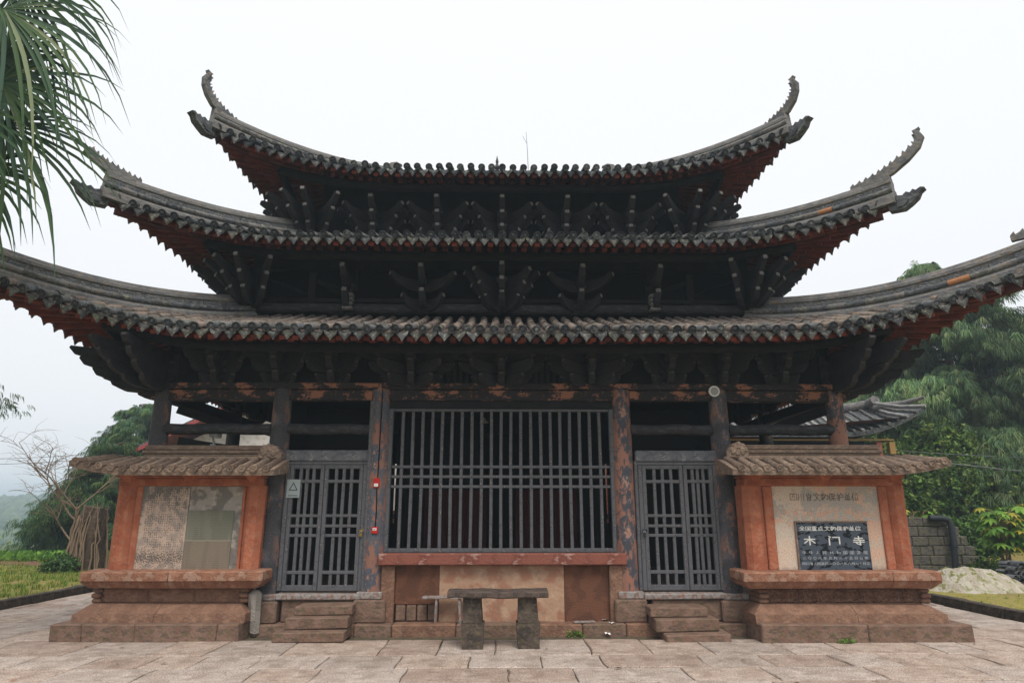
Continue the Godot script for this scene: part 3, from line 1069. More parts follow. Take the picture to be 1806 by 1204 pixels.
# ---------------------------------------------------------------- brackets
func arm_mesh(len: float, thick := 0.085, up := 1.0, tip_mat: Material = null) -> ArrayMesh:
	var q := MB.new()
	var o := [Vector2(-0.15, -0.13), Vector2(len * 0.3, -0.15), Vector2(len * 0.58, -0.115), Vector2(len * 0.82, -0.035), Vector2(len * 1.0, 0.085 * up), Vector2(len * 0.985, 0.14 * up), Vector2(len * 0.93, 0.15 * up), Vector2(len * 0.78, 0.085), Vector2(len * 0.55, 0.055), Vector2(len * 0.3, 0.055), Vector2(-0.15, 0.06)]
	if up < 0.7:
		o = [Vector2(-0.15, -0.08), Vector2(len * 0.55, -0.095), Vector2(len * 0.8, -0.075), Vector2(len * 0.95, -0.025), Vector2(len, 0.05), Vector2(len * 0.99, 0.085), Vector2(len * 0.7, 0.07), Vector2(-0.15, 0.075)]
	# polygon in the (out, up) plane, extruded across
	var xf := Transform3D(Basis(Vector3(0, 0, 1), Vector3.UP, Vector3(-1, 0, 0)), Vector3(thick * 0.5, 0, 0))
	q.prism(o, thick, xf)
	var m := q.mesh()
	var w := MB.new()
	var tip := Transform3D(Basis(Vector3.RIGHT, -0.25), Vector3(0, 0.11 * up if up > 0.7 else 0.06, len * 0.99))
	w.box(tip.origin, Vector3(thick * 0.82, 0.07 if up > 0.7 else 0.04, 0.025), 0.012, tip.basis)
	m.add_surface_from_arrays(Mesh.PRIMITIVE_TRIANGLES, w.arrays())
	m.surface_set_material(0, M.arm_wood)
	m.surface_set_material(1, tip_mat)
	return m


func bracket(at: Vector3, turn: float, levels: Array, yaws: Array, up := 1.0) -> void:
	var root := Node3D.new()
	root.name = "bracket_set"
	hall.add_child(root, true)
	root.transform = Transform3D(Basis(Vector3.UP, turn), at)
	for i in levels.size():
		var lv: Array = levels[i]
		for y in [0.0] + yaws:
			var long: float = lv[1] if y == 0.0 or lv.size() < 3 else lv[2]
			var key := "arm%.2f %.2f %d" % [long, up, 0 if y == 0.0 else 1]
			if not proto.has(key):
				proto[key] = arm_mesh(long, 0.095 if y == 0.0 else 0.085, up, M.worn_end if up > 0.9 else M.worn_dark)
			var a := MeshInstance3D.new()
			a.mesh = proto[key]
			a.name = "bracket_arm"
			root.add_child(a, true)
			a.transform = Transform3D(Basis(Vector3.UP, y), Vector3(0, lv[0] + (0.0 if y == 0.0 else -0.03), 0))
		if not proto.has("dou"):
			var q := MB.new()
			q.frustum([Vector3(-0.07, 0, -0.07), Vector3(0.07, 0, -0.07), Vector3(0.07, 0, 0.07), Vector3(-0.07, 0, 0.07)], [Vector3(-0.11, 0.06, -0.11), Vector3(0.11, 0.06, -0.11), Vector3(0.11, 0.06, 0.11), Vector3(-0.11, 0.06, 0.11)])
			q.box(Vector3(0, 0.085, 0), Vector3(0.22, 0.05, 0.22), 0.004)
			proto.dou = q.mesh()
		part("bearing_block", proto.dou, M.arm_wood, root, Transform3D(Basis(), Vector3(0, lv[0] - 0.17, 0.03)))
		if i + 1 < levels.size() and lv[1] > 0.4:
			part("bearing_block", proto.dou, M.arm_wood, root, Transform3D(Basis().scaled(Vector3.ONE * 0.8), Vector3(0, lv[0] + 0.04, lv[1] * 0.75)))


# ---------------------------------------------------------------- the hall
func column(x: float, z: float, y0: float, y1: float, r: float, m: Material) -> void:
	var q := MB.new()
	var path := []
	var rad := []
	for i in 9:
		var u := i / 8.0
		path.append(Vector3(0, lerpf(y0, y1, u), 0))
		rad.append(r * (1.04 - 0.1 * u * u))
	q.tube(path, rad, 20)
	q.wobble(wob, 0.006)
	for i in q.v.size():
		if absf(q.n[i].y) < 0.7:
			q.n[i] = Vector3(q.v[i].x, 0, q.v[i].z).normalized()
	part("column", q.mesh(), m, hall, Transform3D(Basis(), Vector3(x, 0, z)))


func log_rail(x0: float, x1: float, y: float, z: float, r: float, called := "log_rail", m: Material = null) -> void:
	var q := MB.new()
	var path := []
	var rad := []
	for i in 9:
		path.append(Vector3(lerpf(x0, x1, i / 8.0), y + 0.008 * sin(i * 1.3 + x0), z))
		rad.append(r * (1.0 + 0.03 * sin(i * 0.9 + x1)))
	q.tube(path, rad, 14)
	part(called, q.mesh(), m if m else M.log, hall)


# an old square bar, a little bowed and uneven
func warped_bar(x: float, y0: float, y1: float, z: float, w: float, n: int) -> MB:
	var q := MB.new()
	var fr := []
	var lean := 0.004 * sin(n * 12.9)
	var bow := 0.006 * sin(n * 7.3)
	for i in 9:
		var u := i / 8.0
		var k := 1.0 + 0.05 * sin(n * 3.1 + i * 1.9)
		fr.append(Transform3D(Basis(Vector3.RIGHT * k, Vector3(0, 0, -1) * k, Vector3.UP), Vector3(x + lean * (u - 0.5) + bow * sin(PI * u), lerpf(y0, y1, u), z + 0.003 * sin(n + i))))
	var h := w * 0.5
	var b := 0.006
	var t := 0.018
	q.sweep([Vector2(-h, -t + b), Vector2(-h + b, -t), Vector2(h - b, -t), Vector2(h, -t + b), Vector2(h, t - b), Vector2(h - b, t), Vector2(-h + b, t), Vector2(-h, t - b)], fr)
	return q


func leaf_door(x0: float, x1: float, bars: int, y0: float, y1: float) -> Node3D:
	var d := Node3D.new()
	d.name = "door_leaf"
	hall.add_child(d, true)
	var z := 0.02
	part("stile", bb(x0, x0 + 0.055, y0, y1, z - 0.03, z + 0.03), M.paint, d)
	part("stile", bb(x1 - 0.055, x1, y0, y1, z - 0.03, z + 0.03), M.paint, d)
	for y in [[0.0, 0.075], [0.22, 0.265], [0.715, 0.755], [0.845, 0.885], [0.985, 1.025], [1.46, 1.505], [1.66, 1.716]]:
		part("door_rail", bb(x0 + 0.052, x1 - 0.052, y0 + y[0], y0 + y[1], z - 0.024, z + 0.024 + (0.003 if y[0] == 0.0 else 0.0)), M.paint, d)
	var inner := x1 - x0 - 0.11
	for i in bars:
		var x := x0 + 0.055 + inner * (i + 1) / (bars + 1)
		var q := MB.new()
		q = warped_bar(x, y0 + 0.04, y1 - 0.04, z, 0.046, i + int(x * 10.0))
		part("door_bar", q.mesh(), M.paint, d)
	return d


func build_hall() -> void:
	hall = thing("temple_hall", "dark three-tiered timber temple hall with upswept grey tiled eaves", "temple")
	# columns: the front row, then the side and back rows and the inner ones
	for s in [-1.0, 1.0]:
		column(s * 5.0, 0.0, 0.9, 3.4, 0.128, M.column_peel if s > 0 else M.column_dark)
		column(s * 3.24, 0.0, 0.5, 3.4, 0.14, M.column_dark)
		column(s * 1.78, 0.0, 0.5, 3.4, 0.142, M.column_peel if s > 0 else M.column_blue)
		for z in [-2.7, -5.3, -8.0]:
			column(s * 5.0, z, 0.3, 3.4, 0.125, M.column_dark)
		part("stone_block", bb(s * 1.56, s * 2.0, 0.13, 0.425, -0.25, 0.21, 0.02), M.plinth_stone, hall)
		part("stone_block", bb(s * 3.02, s * 3.46, 0.13, 0.41, -0.25, 0.22, 0.02), M.plinth_stone, hall)
		part("bearing_pad", bb(s * 1.62, s * 1.97, 0.428, 0.525, -0.2, 0.17, 0.012), M.timber_pale, hall)
		part("bearing_pad", bb(s * 3.06, s * 3.42, 0.413, 0.495, -0.2, 0.17, 0.012), M.timber_pale, hall)
		# beams and rails of the side bays
		part("architrave", bb(s * 3.12, s * 4.9, 3.17, 3.335, -0.07, 0.075, 0.012), M.beam_peel, hall)
		part("architrave", bb(s * 1.9, s * 3.12, 3.175, 3.335, -0.07, 0.075, 0.012), M.beam_peel, hall)
		var nose := MB.new()
		nose.prism([Vector2(0, 0), Vector2(0.14, 0.03), Vector2(0.25, 0.08), Vector2(0.26, 0.13), Vector2(0.24, 0.16), Vector2(0, 0.165)], 0.14, Transform3D(Basis(Vector3(s, 0, 0), Vector3.UP, Vector3(0, 0, s)), Vector3(s * 5.1, 3.17, -0.07 * s)))
		part("beam_nose", nose.mesh(), M.beam_peel, hall)
		log_rail(s * 3.36, s * 4.94, 2.755, 0.02, 0.078)
		log_rail(s * 1.9, s * 3.12, 2.755, 0.02, 0.076)
		log_rail(s * 3.36, s * 4.94, 2.42, -0.02, 0.06)
		part("side_architrave", bb(s * 4.93, s * 5.07, 3.17, 3.33, -7.9, -0.1), M.eave_wood, hall)
		part("bracket_board", bb(s * 4.98, s * 5.02, 3.45, 4.35, -8.0, 0.0), M.eave_wood, hall)
		# core walls
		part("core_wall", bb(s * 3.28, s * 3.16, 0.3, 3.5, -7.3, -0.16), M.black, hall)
		part("floor_edge", bb(s * 3.46, s * 4.95, 0.13, 0.42, -0.3, 0.05, 0.02), M.plinth_stone, hall)
		part("side_base", bb(s * 3.3, s * 5.15, 0.0, 0.4, -8.2, -0.32), M.plinth_stone, hall)
	part("lintel", bb(-1.66, 1.66, 3.175, 3.335, -0.06, 0.07, 0.01), M.beam_peel, hall)
	part("window_lintel", bb(-1.655, 1.655, 3.06, 3.172, -0.05, 0.045, 0.008), M.eave_wood, hall)
	part("plate_beam", bb(-5.3, 5.3, 3.338, 3.43, -0.14, 0.13, 0.01), M.beam_peel, hall)
	part("bracket_board", bb(-5.0, 5.0, 3.43, 4.36, -0.09, -0.05), M.eave_wood, hall)
	for i in 34:
		var x := -1.6 + 3.2 * (i + 0.5) / 34.0
		part("vertical_slat", bb(x - 0.022, x + 0.022, 3.435, 3.95, -0.05, -0.012, 0.004), M.arm_wood, hall)
	part("hall_floor", bb(-3.2, 3.2, 0.2, 0.46, -7.4, -0.22), M.plinth_stone, hall)
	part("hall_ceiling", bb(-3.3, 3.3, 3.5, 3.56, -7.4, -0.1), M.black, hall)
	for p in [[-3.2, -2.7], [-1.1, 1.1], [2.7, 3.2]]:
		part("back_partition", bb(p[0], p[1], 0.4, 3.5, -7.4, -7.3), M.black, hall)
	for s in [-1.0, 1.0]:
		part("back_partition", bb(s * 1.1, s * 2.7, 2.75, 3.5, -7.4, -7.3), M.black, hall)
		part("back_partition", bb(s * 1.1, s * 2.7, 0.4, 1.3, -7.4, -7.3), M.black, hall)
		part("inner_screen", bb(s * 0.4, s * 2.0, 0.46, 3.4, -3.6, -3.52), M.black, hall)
		for z in [-2.6, -5.2]:
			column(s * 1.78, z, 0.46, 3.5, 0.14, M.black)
		# folds of the dark red curtain inside
		var q := MB.new()
		var rows := [[], []]
		for i in 60:
			var x: float = s * (0.25 + 0.018 * i)
			for j in 2:
				rows[j].append(Vector3(x, 0.7 + 1.25 * j, -2.0 + 0.035 * sin(i * 1.1)))
		q.grid(rows, Vector3(0, 0, 1))
		part("curtain", q.mesh(), M.dark_red_cloth, hall)
	# doors
	for s in [-1, 1]:
		var x0: float = -3.09 if s < 0 else 1.985
		var x1: float = -1.925 if s < 0 else 3.13
		var mid: float = -2.54 if s < 0 else 2.64
		leaf_door(x0 + 0.06, mid - 0.004, 3, 0.525, 2.24)
		leaf_door(mid + 0.004, x1 - 0.06, 3, 0.525, 2.24)
		part("door_jamb", bb(x0, x0 + 0.056, 0.525, 2.24, -0.06, 0.06), M.paint, hall)
		part("door_jamb", bb(x1 - 0.056, x1, 0.525, 2.24, -0.06, 0.06), M.paint, hall)
		part("door_head", bb(x0 - 0.03, x1 + 0.05, 2.245, 2.285, -0.06, 0.05), M.paint, hall)
		var q := MB.new()
		q.box(Vector3((x0 + x1) * 0.5, 2.368, 0.02), Vector3(x1 - x0 + 0.06, 0.16, 0.1), 0.015)
		part("door_header_plank", q.mesh(), M.paint_plank, hall)
		q = MB.new()
		q.box(Vector3((x0 + x1) * 0.5 - 0.02 * s, 0.465, 0.07), Vector3(x1 - x0 - 0.02, 0.075, 0.2), 0.012)
		q.wobble(wob, 0.02)
		part("door_sill", q.mesh(), M.timber_pale, hall)
		part("stone_block", bb(x0 + 0.1, x1 - 0.08, 0.13, 0.42, -0.25, 0.12, 0.02), M.plinth_stone, hall)
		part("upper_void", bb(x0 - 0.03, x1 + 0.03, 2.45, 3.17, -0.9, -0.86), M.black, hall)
	part("jamb_board", bb(-1.925, -1.86, 0.525, 3.17, -0.03, 0.1, 0.01), M.paint, hall)
	part("jamb_board", bb(1.93, 1.98, 0.525, 2.3, -0.05, 0.06, 0.01), M.paint, hall)
	# the big lattice window
	var win := Node3D.new()
	win.name = "lattice_window"
	hall.add_child(win, true)
	part("window_frame", bb(-1.66, -1.59, 1.03, 3.058, -0.045, 0.045), M.paint, win)
	part("window_frame", bb(1.59, 1.66, 1.03, 3.058, -0.045, 0.045), M.paint, win)
	part("window_frame", bb(-1.588, 1.588, 1.03, 1.085, -0.045, 0.05), M.paint, win)
	part("window_frame", bb(-1.588, 1.588, 3.02, 3.056, -0.04, 0.04), M.paint, win)
	for y in [1.935, 2.075, 2.215]:
		part("window_rail", bb(-1.588, 1.588, y - 0.02, y + 0.02, -0.024, 0.024, 0.005), M.paint, win)
	for i in 21:
		var q := MB.new()
		q = warped_bar(-1.59 + 3.18 * (i + 1) / 22.0, 1.075, 3.025, 0.0, 0.046, i)
		part("window_bar", q.mesh(), M.paint, win)
	# sill, posts and panels below it
	part("window_sill", bb(-1.69, 1.75, 0.872, 1.026, -0.12, 0.2, 0.012), M.grey_red_stone, hall)
	part("apron_post", bb(-1.645, -1.46, 0.12, 0.869, -0.1, 0.13, 0.012), M.brown_stone, hall)
	part("apron_post", bb(1.505, 1.695, 0.12, 0.869, -0.1, 0.13, 0.012), M.brown_stone, hall)
	part("apron_panel", bb(-1.458, -0.852, 0.35, 0.869, -0.1, 0.06), M.chisel_stone, hall)
	part("apron_panel", bb(-0.848, 0.882, 0.12, 0.869, -0.1, 0.068), M.pale_apron, hall)
	part("apron_panel", bb(0.886, 1.503, 0.12, 0.869, -0.1, 0.06), M.chisel_stone, hall)
	for i in 4:
		part("carved_square", bb(-1.44 + i * 0.148, -1.305 + i * 0.148, 0.14, 0.342, -0.1, 0.07, 0.012), M.plinth_stone, hall)
	# ledge along the front, in pieces
	var cut := [-3.4, -2.85, -1.95, -1.45, -0.6, 0.3, 1.1, 1.68, 2.3, 3.3]
	for i in cut.size() - 1:
		var q := MB.new()
		q.box(Vector3((cut[i] + cut[i + 1]) * 0.5, 0.02, -0.02), Vector3(cut[i + 1] - cut[i] - 0.008, 0.22, 0.68 + rnd(-0.03, 0.02)), 0.015)
		q.wobble(wob, 0.014)
		part("ledge_stone", q.mesh(), [M.plinth_stone, M.brown_stone][i % 2], hall)
	# second and third storey walls
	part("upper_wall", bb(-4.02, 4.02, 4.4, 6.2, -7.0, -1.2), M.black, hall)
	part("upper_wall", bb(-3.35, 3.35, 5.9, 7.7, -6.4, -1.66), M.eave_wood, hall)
	for s in [-1.0, 1.0]:
		part("corner_post", bb(s * 4.08, s * 4.24, 4.55, 5.6, -0.97, -0.8), M.eave_wood, hall)
		part("middle_post", bb(s * 2.45, s * 2.62, 4.55, 5.6, -0.95, -0.8), M.eave_wood, hall)
		for i in 4:
			part("stacked_block", bb(s * 2.45, s * 2.62, 4.79 + i * 0.075, 4.855 + i * 0.075, -0.78, -0.6, 0.018), M.worn_end, hall)
			part("stacked_block", bb(s * 4.09, s * 4.25, 4.82 + i * 0.065, 4.875 + i * 0.065, -0.78, -0.6, 0.018), M.worn_end, hall)
		log_rail(s * 2.63, s * 4.07, 4.86, -0.8, 0.085, "balustrade_log")
		part("lattice_post", bb(s * 3.18, s * 3.3, 5.04, 5.65, -1.08, -0.98), M.arm_wood, hall)
		for j in 6:
			var at := Vector3(s * (2.72 + 0.07 * j), 5.25 + 0.02 * j, -1.08)
			part("lattice_slat", bx(at, Vector3(0.5, 0.03, 0.03), 0.0, Basis(Vector3.BACK, s * 0.55)), M.arm_wood, hall)
			part("lattice_slat", bx(at + Vector3(s * 0.72, 0, 0), Vector3(0.5, 0.03, 0.03), 0.0, Basis(Vector3.BACK, s * 0.45)), M.arm_wood, hall)
		part("upper_rail", bb(s * 0.002, s * 4.08, 4.96, 5.03, -0.95, -0.78), M.eave_wood, hall)
		part("side_boarding", bb(s * 4.05, s * 4.12, 4.5, 6.0, -7.1, -0.9), M.eave_wood, hall)
	log_rail(-2.44, 2.44, 4.85, -0.8, 0.09, "balustrade_log")
	part("wall_plate", bb(-4.2, 4.2, 5.55, 5.8, -0.98, -0.8), M.eave_wood, hall)
	part("wall_plate", bb(-3.5, 3.5, 6.2, 6.42, -1.66, -1.45), M.eave_wood, hall)


func build_roofs() -> void:
	var lo := Tier.new()
	lo.sag = 0.05
	lo.oc = 2.2
	lo.yc = 4.76
	lo.L = 3.25
	lo.q = 2.8
	var mi := Tier.new()
	mi.a = 4.15
	mi.b = 3.15
	mi.ai = 3.45
	mi.bi = 2.45
	mi.om = 1.14
	mi.oc = 1.76
	mi.ym = 5.7
	mi.yc = 6.1
	mi.L = 2.87
	mi.q = 2.7
	mi.rise = 0.3
	mi.bow = 0.03
	mi.pitch = 0.182
	var hi := Tier.new()
	hi.a = 3.45
	hi.b = 2.45
	hi.ai = 2.6
	hi.bi = 1.6
	hi.om = 0.94
	hi.oc = 1.48
	hi.ym = 7.35
	hi.yc = 7.85
	hi.L = 3.4
	hi.p = 2.3
	hi.q = 2.2
	hi.rise = 0.3
	hi.bow = 0.04
	hi.ridge = true
	hi.pitch = 0.182
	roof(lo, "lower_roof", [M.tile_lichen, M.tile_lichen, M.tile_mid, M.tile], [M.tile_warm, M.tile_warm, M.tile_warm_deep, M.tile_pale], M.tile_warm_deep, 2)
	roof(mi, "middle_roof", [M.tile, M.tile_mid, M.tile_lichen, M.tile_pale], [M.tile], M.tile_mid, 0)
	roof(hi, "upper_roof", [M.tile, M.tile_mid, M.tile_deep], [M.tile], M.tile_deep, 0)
	hip_ridges(lo, 0.36, [1.0, 1.0, 1.0, 1.0], 0.26)
	hip_ridges(mi, 0.36, [1.0, 0.5, 1.0, 1.0], 0.26)
	hip_ridges(hi, 0.3, [1.0, 1.0, 1.0, 1.0])
	# main ridge, gables, finial
	var top := hi.at(0, 0, hi.reach(0, 0)).y
	part("main_ridge", bb(-2.6, 2.6, top - 0.1, top + 0.27, -4.11, -3.89, 0.03), M.ridge_stone, hall)
	for s in [-1.0, 1.0]:
		var q := MB.new()
		q.prism([Vector2(-1.7, 7.7), Vector2(1.7, 7.7), Vector2(0, top)], 0.1, Transform3D(Basis(Vector3(0, 0, 1), Vector3.UP, Vector3.LEFT), Vector3(s * 2.5 + 0.05, 0, -4)))
		part("gable_board", q.mesh(), M.red_board, hall)
		q = MB.new()
		q.prism([Vector2(0.1, 0), Vector2(-0.3, 0), Vector2(-0.28, 0.3), Vector2(-0.14, 0.44), Vector2(0.0, 0.46), Vector2(0.12, 0.4), Vector2(0.0, 0.37), Vector2(-0.08, 0.3), Vector2(0.06, 0.2)], 0.12, Transform3D(Basis(Vector3(-s, 0, 0), Vector3.UP, Vector3(0, 0, -s)), Vector3(s * 2.42, top + 0.05, -4 + 0.06 * s)))
		part("ridge_beast", q.mesh(), M.ridge_stone, hall)
	var f := MB.new()
	f.lathe([Vector2(0.12, 0), Vector2(0.14, 0.1), Vector2(0.05, 0.2), Vector2(0.09, 0.28), Vector2(0.04, 0.38), Vector2(0.05, 0.44), Vector2(0.0, 0.6)], 10, Transform3D(Basis().scaled(Vector3(0.7, 1, 0.7)), Vector3(-0.12, top + 0.13, -4)))
	part("ridge_finial", f.mesh(), M.tile_deep, hall)
	# purlins under the eaves
	for t in [[lo, 0.62, 3.98], [mi, 0.6, 5.62], [hi, 0.52, 7.26]]:
		var tr: Tier = t[0]
		for k in 4:
			var h := tr.half(k)
			var q := MB.new()
			var path := []
			for i in 21:
				var e := lerpf(-h.x - t[1], h.x + t[1], i / 20.0)
				var d: float = tr.eave(k, e).z - h.y - t[1]
				path.append(tr.at(k, e, d) + Vector3.DOWN * 0.3)
			q.tube(path, [0.075], 8)
			part("eave_purlin", q.mesh(), M.eave_wood, hall)
	brackets()


func brackets() -> void:
	var deg := PI / 180
	# lower eave: broad boat-shaped fans in the middle bay, noses elsewhere
	for x in [-1.33, 0.0, 1.33]:
		bracket(Vector3(x, 0, -0.02), 0, [[3.5, 0.3, 0.46], [3.68, 0.42, 0.66], [3.86, 0.52, 0.8]], [42 * deg, -42 * deg, 72 * deg, -72 * deg], 0.6)
	for s in [-1.0, 1.0]:
		for x in [2.5, 3.3, 4.2]:
			bracket(Vector3(s * x, 0, -0.02), 0, [[3.52, 0.3], [3.7, 0.45], [3.85, 0.55]], [55 * deg, -55 * deg], 0.6)
		bracket(Vector3(s * 4.98, 0, -0.02), s * 45 * deg, [[3.42, 0.6, 0.75], [3.55, 0.78, 0.98], [3.69, 0.92, 1.16], [3.83, 1.05, 1.3]], [-45 * deg, 45 * deg, -22 * deg, 22 * deg], 0.35)
		for z in [-1.3, -2.7, -4.0]:
			bracket(Vector3(s * 5.0, 0, z), s * 90 * deg, [[3.52, 0.3], [3.7, 0.45], [3.85, 0.55]], [50 * deg, -50 * deg], 0.6)
	# middle eave
	bracket(Vector3(0, 0, -0.8), 0, [[4.95, 0.4], [5.12, 0.55], [5.32, 0.68]], [42 * deg, -42 * deg, 66 * deg, -66 * deg])
	for x in [-2.55, -1.3, 1.3, 2.55]:
		bracket(Vector3(x, 0, -0.8), 0, [[4.96, 0.4], [5.3, 0.62]], [60 * deg, -60 * deg] if absf(x) < 2.0 else [])
	for s in [-1.0, 1.0]:
		bracket(Vector3(s * 4.12, 0, -0.85), s * 45 * deg, [[5.0, 0.5, 0.6], [5.18, 0.7, 0.8], [5.38, 0.9, 1.0]], [-45 * deg, 45 * deg, -24 * deg, 24 * deg, 75 * deg, -75 * deg], 0.92)
		for z in [-2.0, -3.2, -4.5]:
			bracket(Vector3(s * 4.12, 0, z), s * 90 * deg, [[5.0, 0.4], [5.2, 0.55], [5.4, 0.7]], [45 * deg, -45 * deg])
	# upper eave
	for i in 5:
		bracket(Vector3((i - 2) * 1.16, 0, -1.62), 0, [[6.46, 0.42], [6.66, 0.56], [6.87, 0.72]], [48 * deg, -48 * deg, 76 * deg, -76 * deg])
	for s in [-1.0, 1.0]:
		bracket(Vector3(s * 3.42, 0, -1.58), s * 45 * deg, [[6.46, 0.55], [6.66, 0.8], [6.87, 1.0]], [-45 * deg, 45 * deg, -22 * deg, 22 * deg, 80 * deg, -80 * deg])
		for z in [-2.8, -4.0, -5.2]:
			bracket(Vector3(s * 3.4, 0, z), s * 90 * deg, [[6.46, 0.42], [6.66, 0.56], [6.87, 0.72]], [48 * deg, -48 * deg])


# ---------------------------------------------------------------- the two stone screen walls
# w: distances from the axis (slab, dado, base, plinth, pillars, roof, ridge), z = front of the slab
func screen_wall(s: float, z: float, w: Dictionary, label: String, back: float) -> Node3D:
	var t := thing("stone_screen_wall", label, "stone wall", Vector3(s * (w.slab[0] + w.slab[1]) * 0.5, 0, z), 0.0)
	var ox: float = t.position.x
	var X := func(v: float) -> float: return s * v - ox
	var bz := back - z
	# plinth: stones of different lengths
	var cuts: Array = w.cuts
	for i in cuts.size() - 1:
		var q := MB.new()
		q.box(Vector3((X.call(cuts[i]) + X.call(cuts[i + 1])) * 0.5, 0.07, (0.16 + bz) * 0.5), Vector3(absf(cuts[i + 1] - cuts[i]) - 0.004, 0.26 + rnd(-0.01, 0.01), 0.16 - bz + rnd(-0.01, 0.01)), 0.014)
		q.wobble(wob, 0.03)
		part("plinth_stone", q.mesh(), M.plinth_stone, t)
	# base with a sloped shoulder, cut in two
	for h in 2:
		var a: float = lerpf(w.base[0], w.base[1], 0.0 if h == 0 else 0.53)
		var b: float = lerpf(w.base[0], w.base[1], 0.53 if h == 0 else 1.0)
		var q := MB.new()
		var l0: float = X.call(a + 0.003 * h)
		var l1: float = X.call(b - 0.003 * (1 - h))
		var i0: float = l0 + (0.13 * s if h == 0 else 0.0)
		var i1: float = l1 - (0.13 * s if h == 1 else 0.0)
		q.frustum([Vector3(l0, 0.19, bz), Vector3(l1, 0.19, bz), Vector3(l1, 0.19, 0.02), Vector3(l0, 0.19, 0.02)], [Vector3(l0, 0.305, bz), Vector3(l1, 0.305, bz), Vector3(l1, 0.305, 0.0), Vector3(l0, 0.305, 0.0)])
		q.frustum([Vector3(l0, 0.306, bz), Vector3(l1, 0.306, bz), Vector3(l1, 0.306, -0.02), Vector3(l0, 0.306, -0.02)], [Vector3(i0, 0.405, bz), Vector3(i1, 0.405, bz), Vector3(i1, 0.405, -0.16), Vector3(i0, 0.405, -0.16)])
		q.wobble(wob, 0.02)
		part("base_moulding", q.mesh(), M.brown_stone, t)
	# waist with carved panels and corner scrolls
	part("waist", bb(X.call(w.dado[0] + 0.1), X.call(w.dado[1] - 0.1), 0.395, 0.625, bz, -0.26, 0.01), M.brown_stone, t)
	for i in 3:
		var c: float = lerpf(w.dado[0] + 0.12, w.dado[1] - 0.12, (i + 0.5) / 3.0)
		var half: float = (w.dado[1] - w.dado[0] - 0.3) / 6.0
		part("waist_panel", bb(X.call(c - half), X.call(c + half), 0.415, 0.595, bz, -0.245, 0.012), M.carved_stone if w.carved else M.brown_stone, t)
	for e in [w.dado[0], w.dado[1] - 0.13]:
		for j in 3:
			part("corner_scroll", bb(X.call(e), X.call(e + 0.13), 0.408 + j * 0.066, 0.468 + j * 0.066, bz, -0.215 + (0.025 if j == 1 else 0.0), 0.02), M.brown_stone, t)
	# slab with a tapered foot
	var q := MB.new()
	for h in 2:
		var a: float = lerpf(w.slab[0], w.slab[1], 0.0 if h == 0 else w.split)
		var b: float = lerpf(w.slab[0], w.slab[1], w.split if h == 0 else 1.0)
		q = MB.new()
		var l0: float = X.call(a + 0.003 * h)
		var l1: float = X.call(b - 0.003 * (1 - h))
		var i0: float = l0 + (0.1 * s if h == 0 else 0.0)
		var i1: float = l1 - (0.1 * s if h == 1 else 0.0)
		q.box(Vector3((l0 + l1) * 0.5, 0.765, bz * 0.5), Vector3(absf(l1 - l0), 0.125, -bz), 0.014)
		q.frustum([Vector3(i0, 0.61, bz), Vector3(i1, 0.61, bz), Vector3(i1, 0.61, -0.1), Vector3(i0, 0.61, -0.1)], [Vector3(l0, 0.70, bz), Vector3(l1, 0.70, bz), Vector3(l1, 0.70, -0.012), Vector3(l0, 0.70, -0.012)])
		q.wobble(wob, 0.018)
		part("ledge_slab", q.mesh(), M.brown_red, t)
	# pillars: a chamfered shaft and a narrower strip beside it
	for p in w.pillars:
		q = MB.new()
		var c: float = X.call((p[0] + p[1]) * 0.5)
		var hw: float = absf(p[1] - p[0]) * 0.5
		var d: float = -0.25 - bz
		q.prism([Vector2(-hw, 0), Vector2(hw, 0), Vector2(hw, d - 0.07), Vector2(hw - 0.07, d), Vector2(-hw + 0.07, d), Vector2(-hw, d - 0.07)], 1.12, Transform3D(Basis(Vector3.RIGHT, Vector3(0, 0, 1), Vector3(0, 1, 0)), Vector3(c, 0.822, bz)))
		q.wobble(wob, 0.012)
		part("pillar", q.mesh(), M.red_stone, t)
		part("pillar_strip", bb(X.call(p[2]), X.call(p[3]), 0.822, 1.93, bz, -0.285, 0.012), M.red_stone, t)
	# lintel, mouldings, bosses
	part("lintel", bb(X.call(w.pillars[0][0] + 0.02), X.call(w.pillars[1][1] - 0.02), 1.932, 2.04, bz, -0.265, 0.01), M.red_stone, t)
	part("lintel_moulding", bb(X.call(w.pillars[0][0]), X.call(w.pillars[1][1]), 2.043, 2.075, bz, -0.225, 0.008), M.red_stone, t)
	part("lintel_band", bb(X.call(w.pillars[0][0] + 0.02), X.call(w.pillars[1][1] - 0.02), 2.078, 2.16, bz, -0.25, 0.008), M.red_stone, t)
	for c in [w.pillars[0][0] + 0.16, (w.slab[0] + w.slab[1]) * 0.5, w.pillars[1][1] - 0.16]:
		q = MB.new()
		var cx: float = X.call(c)
		q.frustum([Vector3(cx - 0.05, 1.98, -0.265), Vector3(cx + 0.05, 1.98, -0.265), Vector3(cx + 0.04, 2.0, -0.21), Vector3(cx - 0.04, 2.0, -0.21)], [Vector3(cx - 0.17, 2.12, -0.265), Vector3(cx + 0.17, 2.12, -0.265), Vector3(cx + 0.13, 2.12, -0.13), Vector3(cx - 0.13, 2.12, -0.13)])
		part("corbel", q.mesh(), M.red_stone, t)
	# roof: a slab with its outer end turned up, rows of half round stone tiles, ridge and carved end
	var r0: float = w.roof[0]
	var r1: float = w.roof[1]
	var ex := func(u: float, d: float) -> Vector3:
		var x := lerpf(r0, r1, u)
		var up := 0.12 * pow(maxf(0.0, (u - 0.72) / 0.28), 1.6)
		return Vector3(s * x - ox, 2.10 + up * (1.0 - d * 0.6) + 0.2 * d, 0.2 - 0.6 * d)
	var rows := [[], [], []]
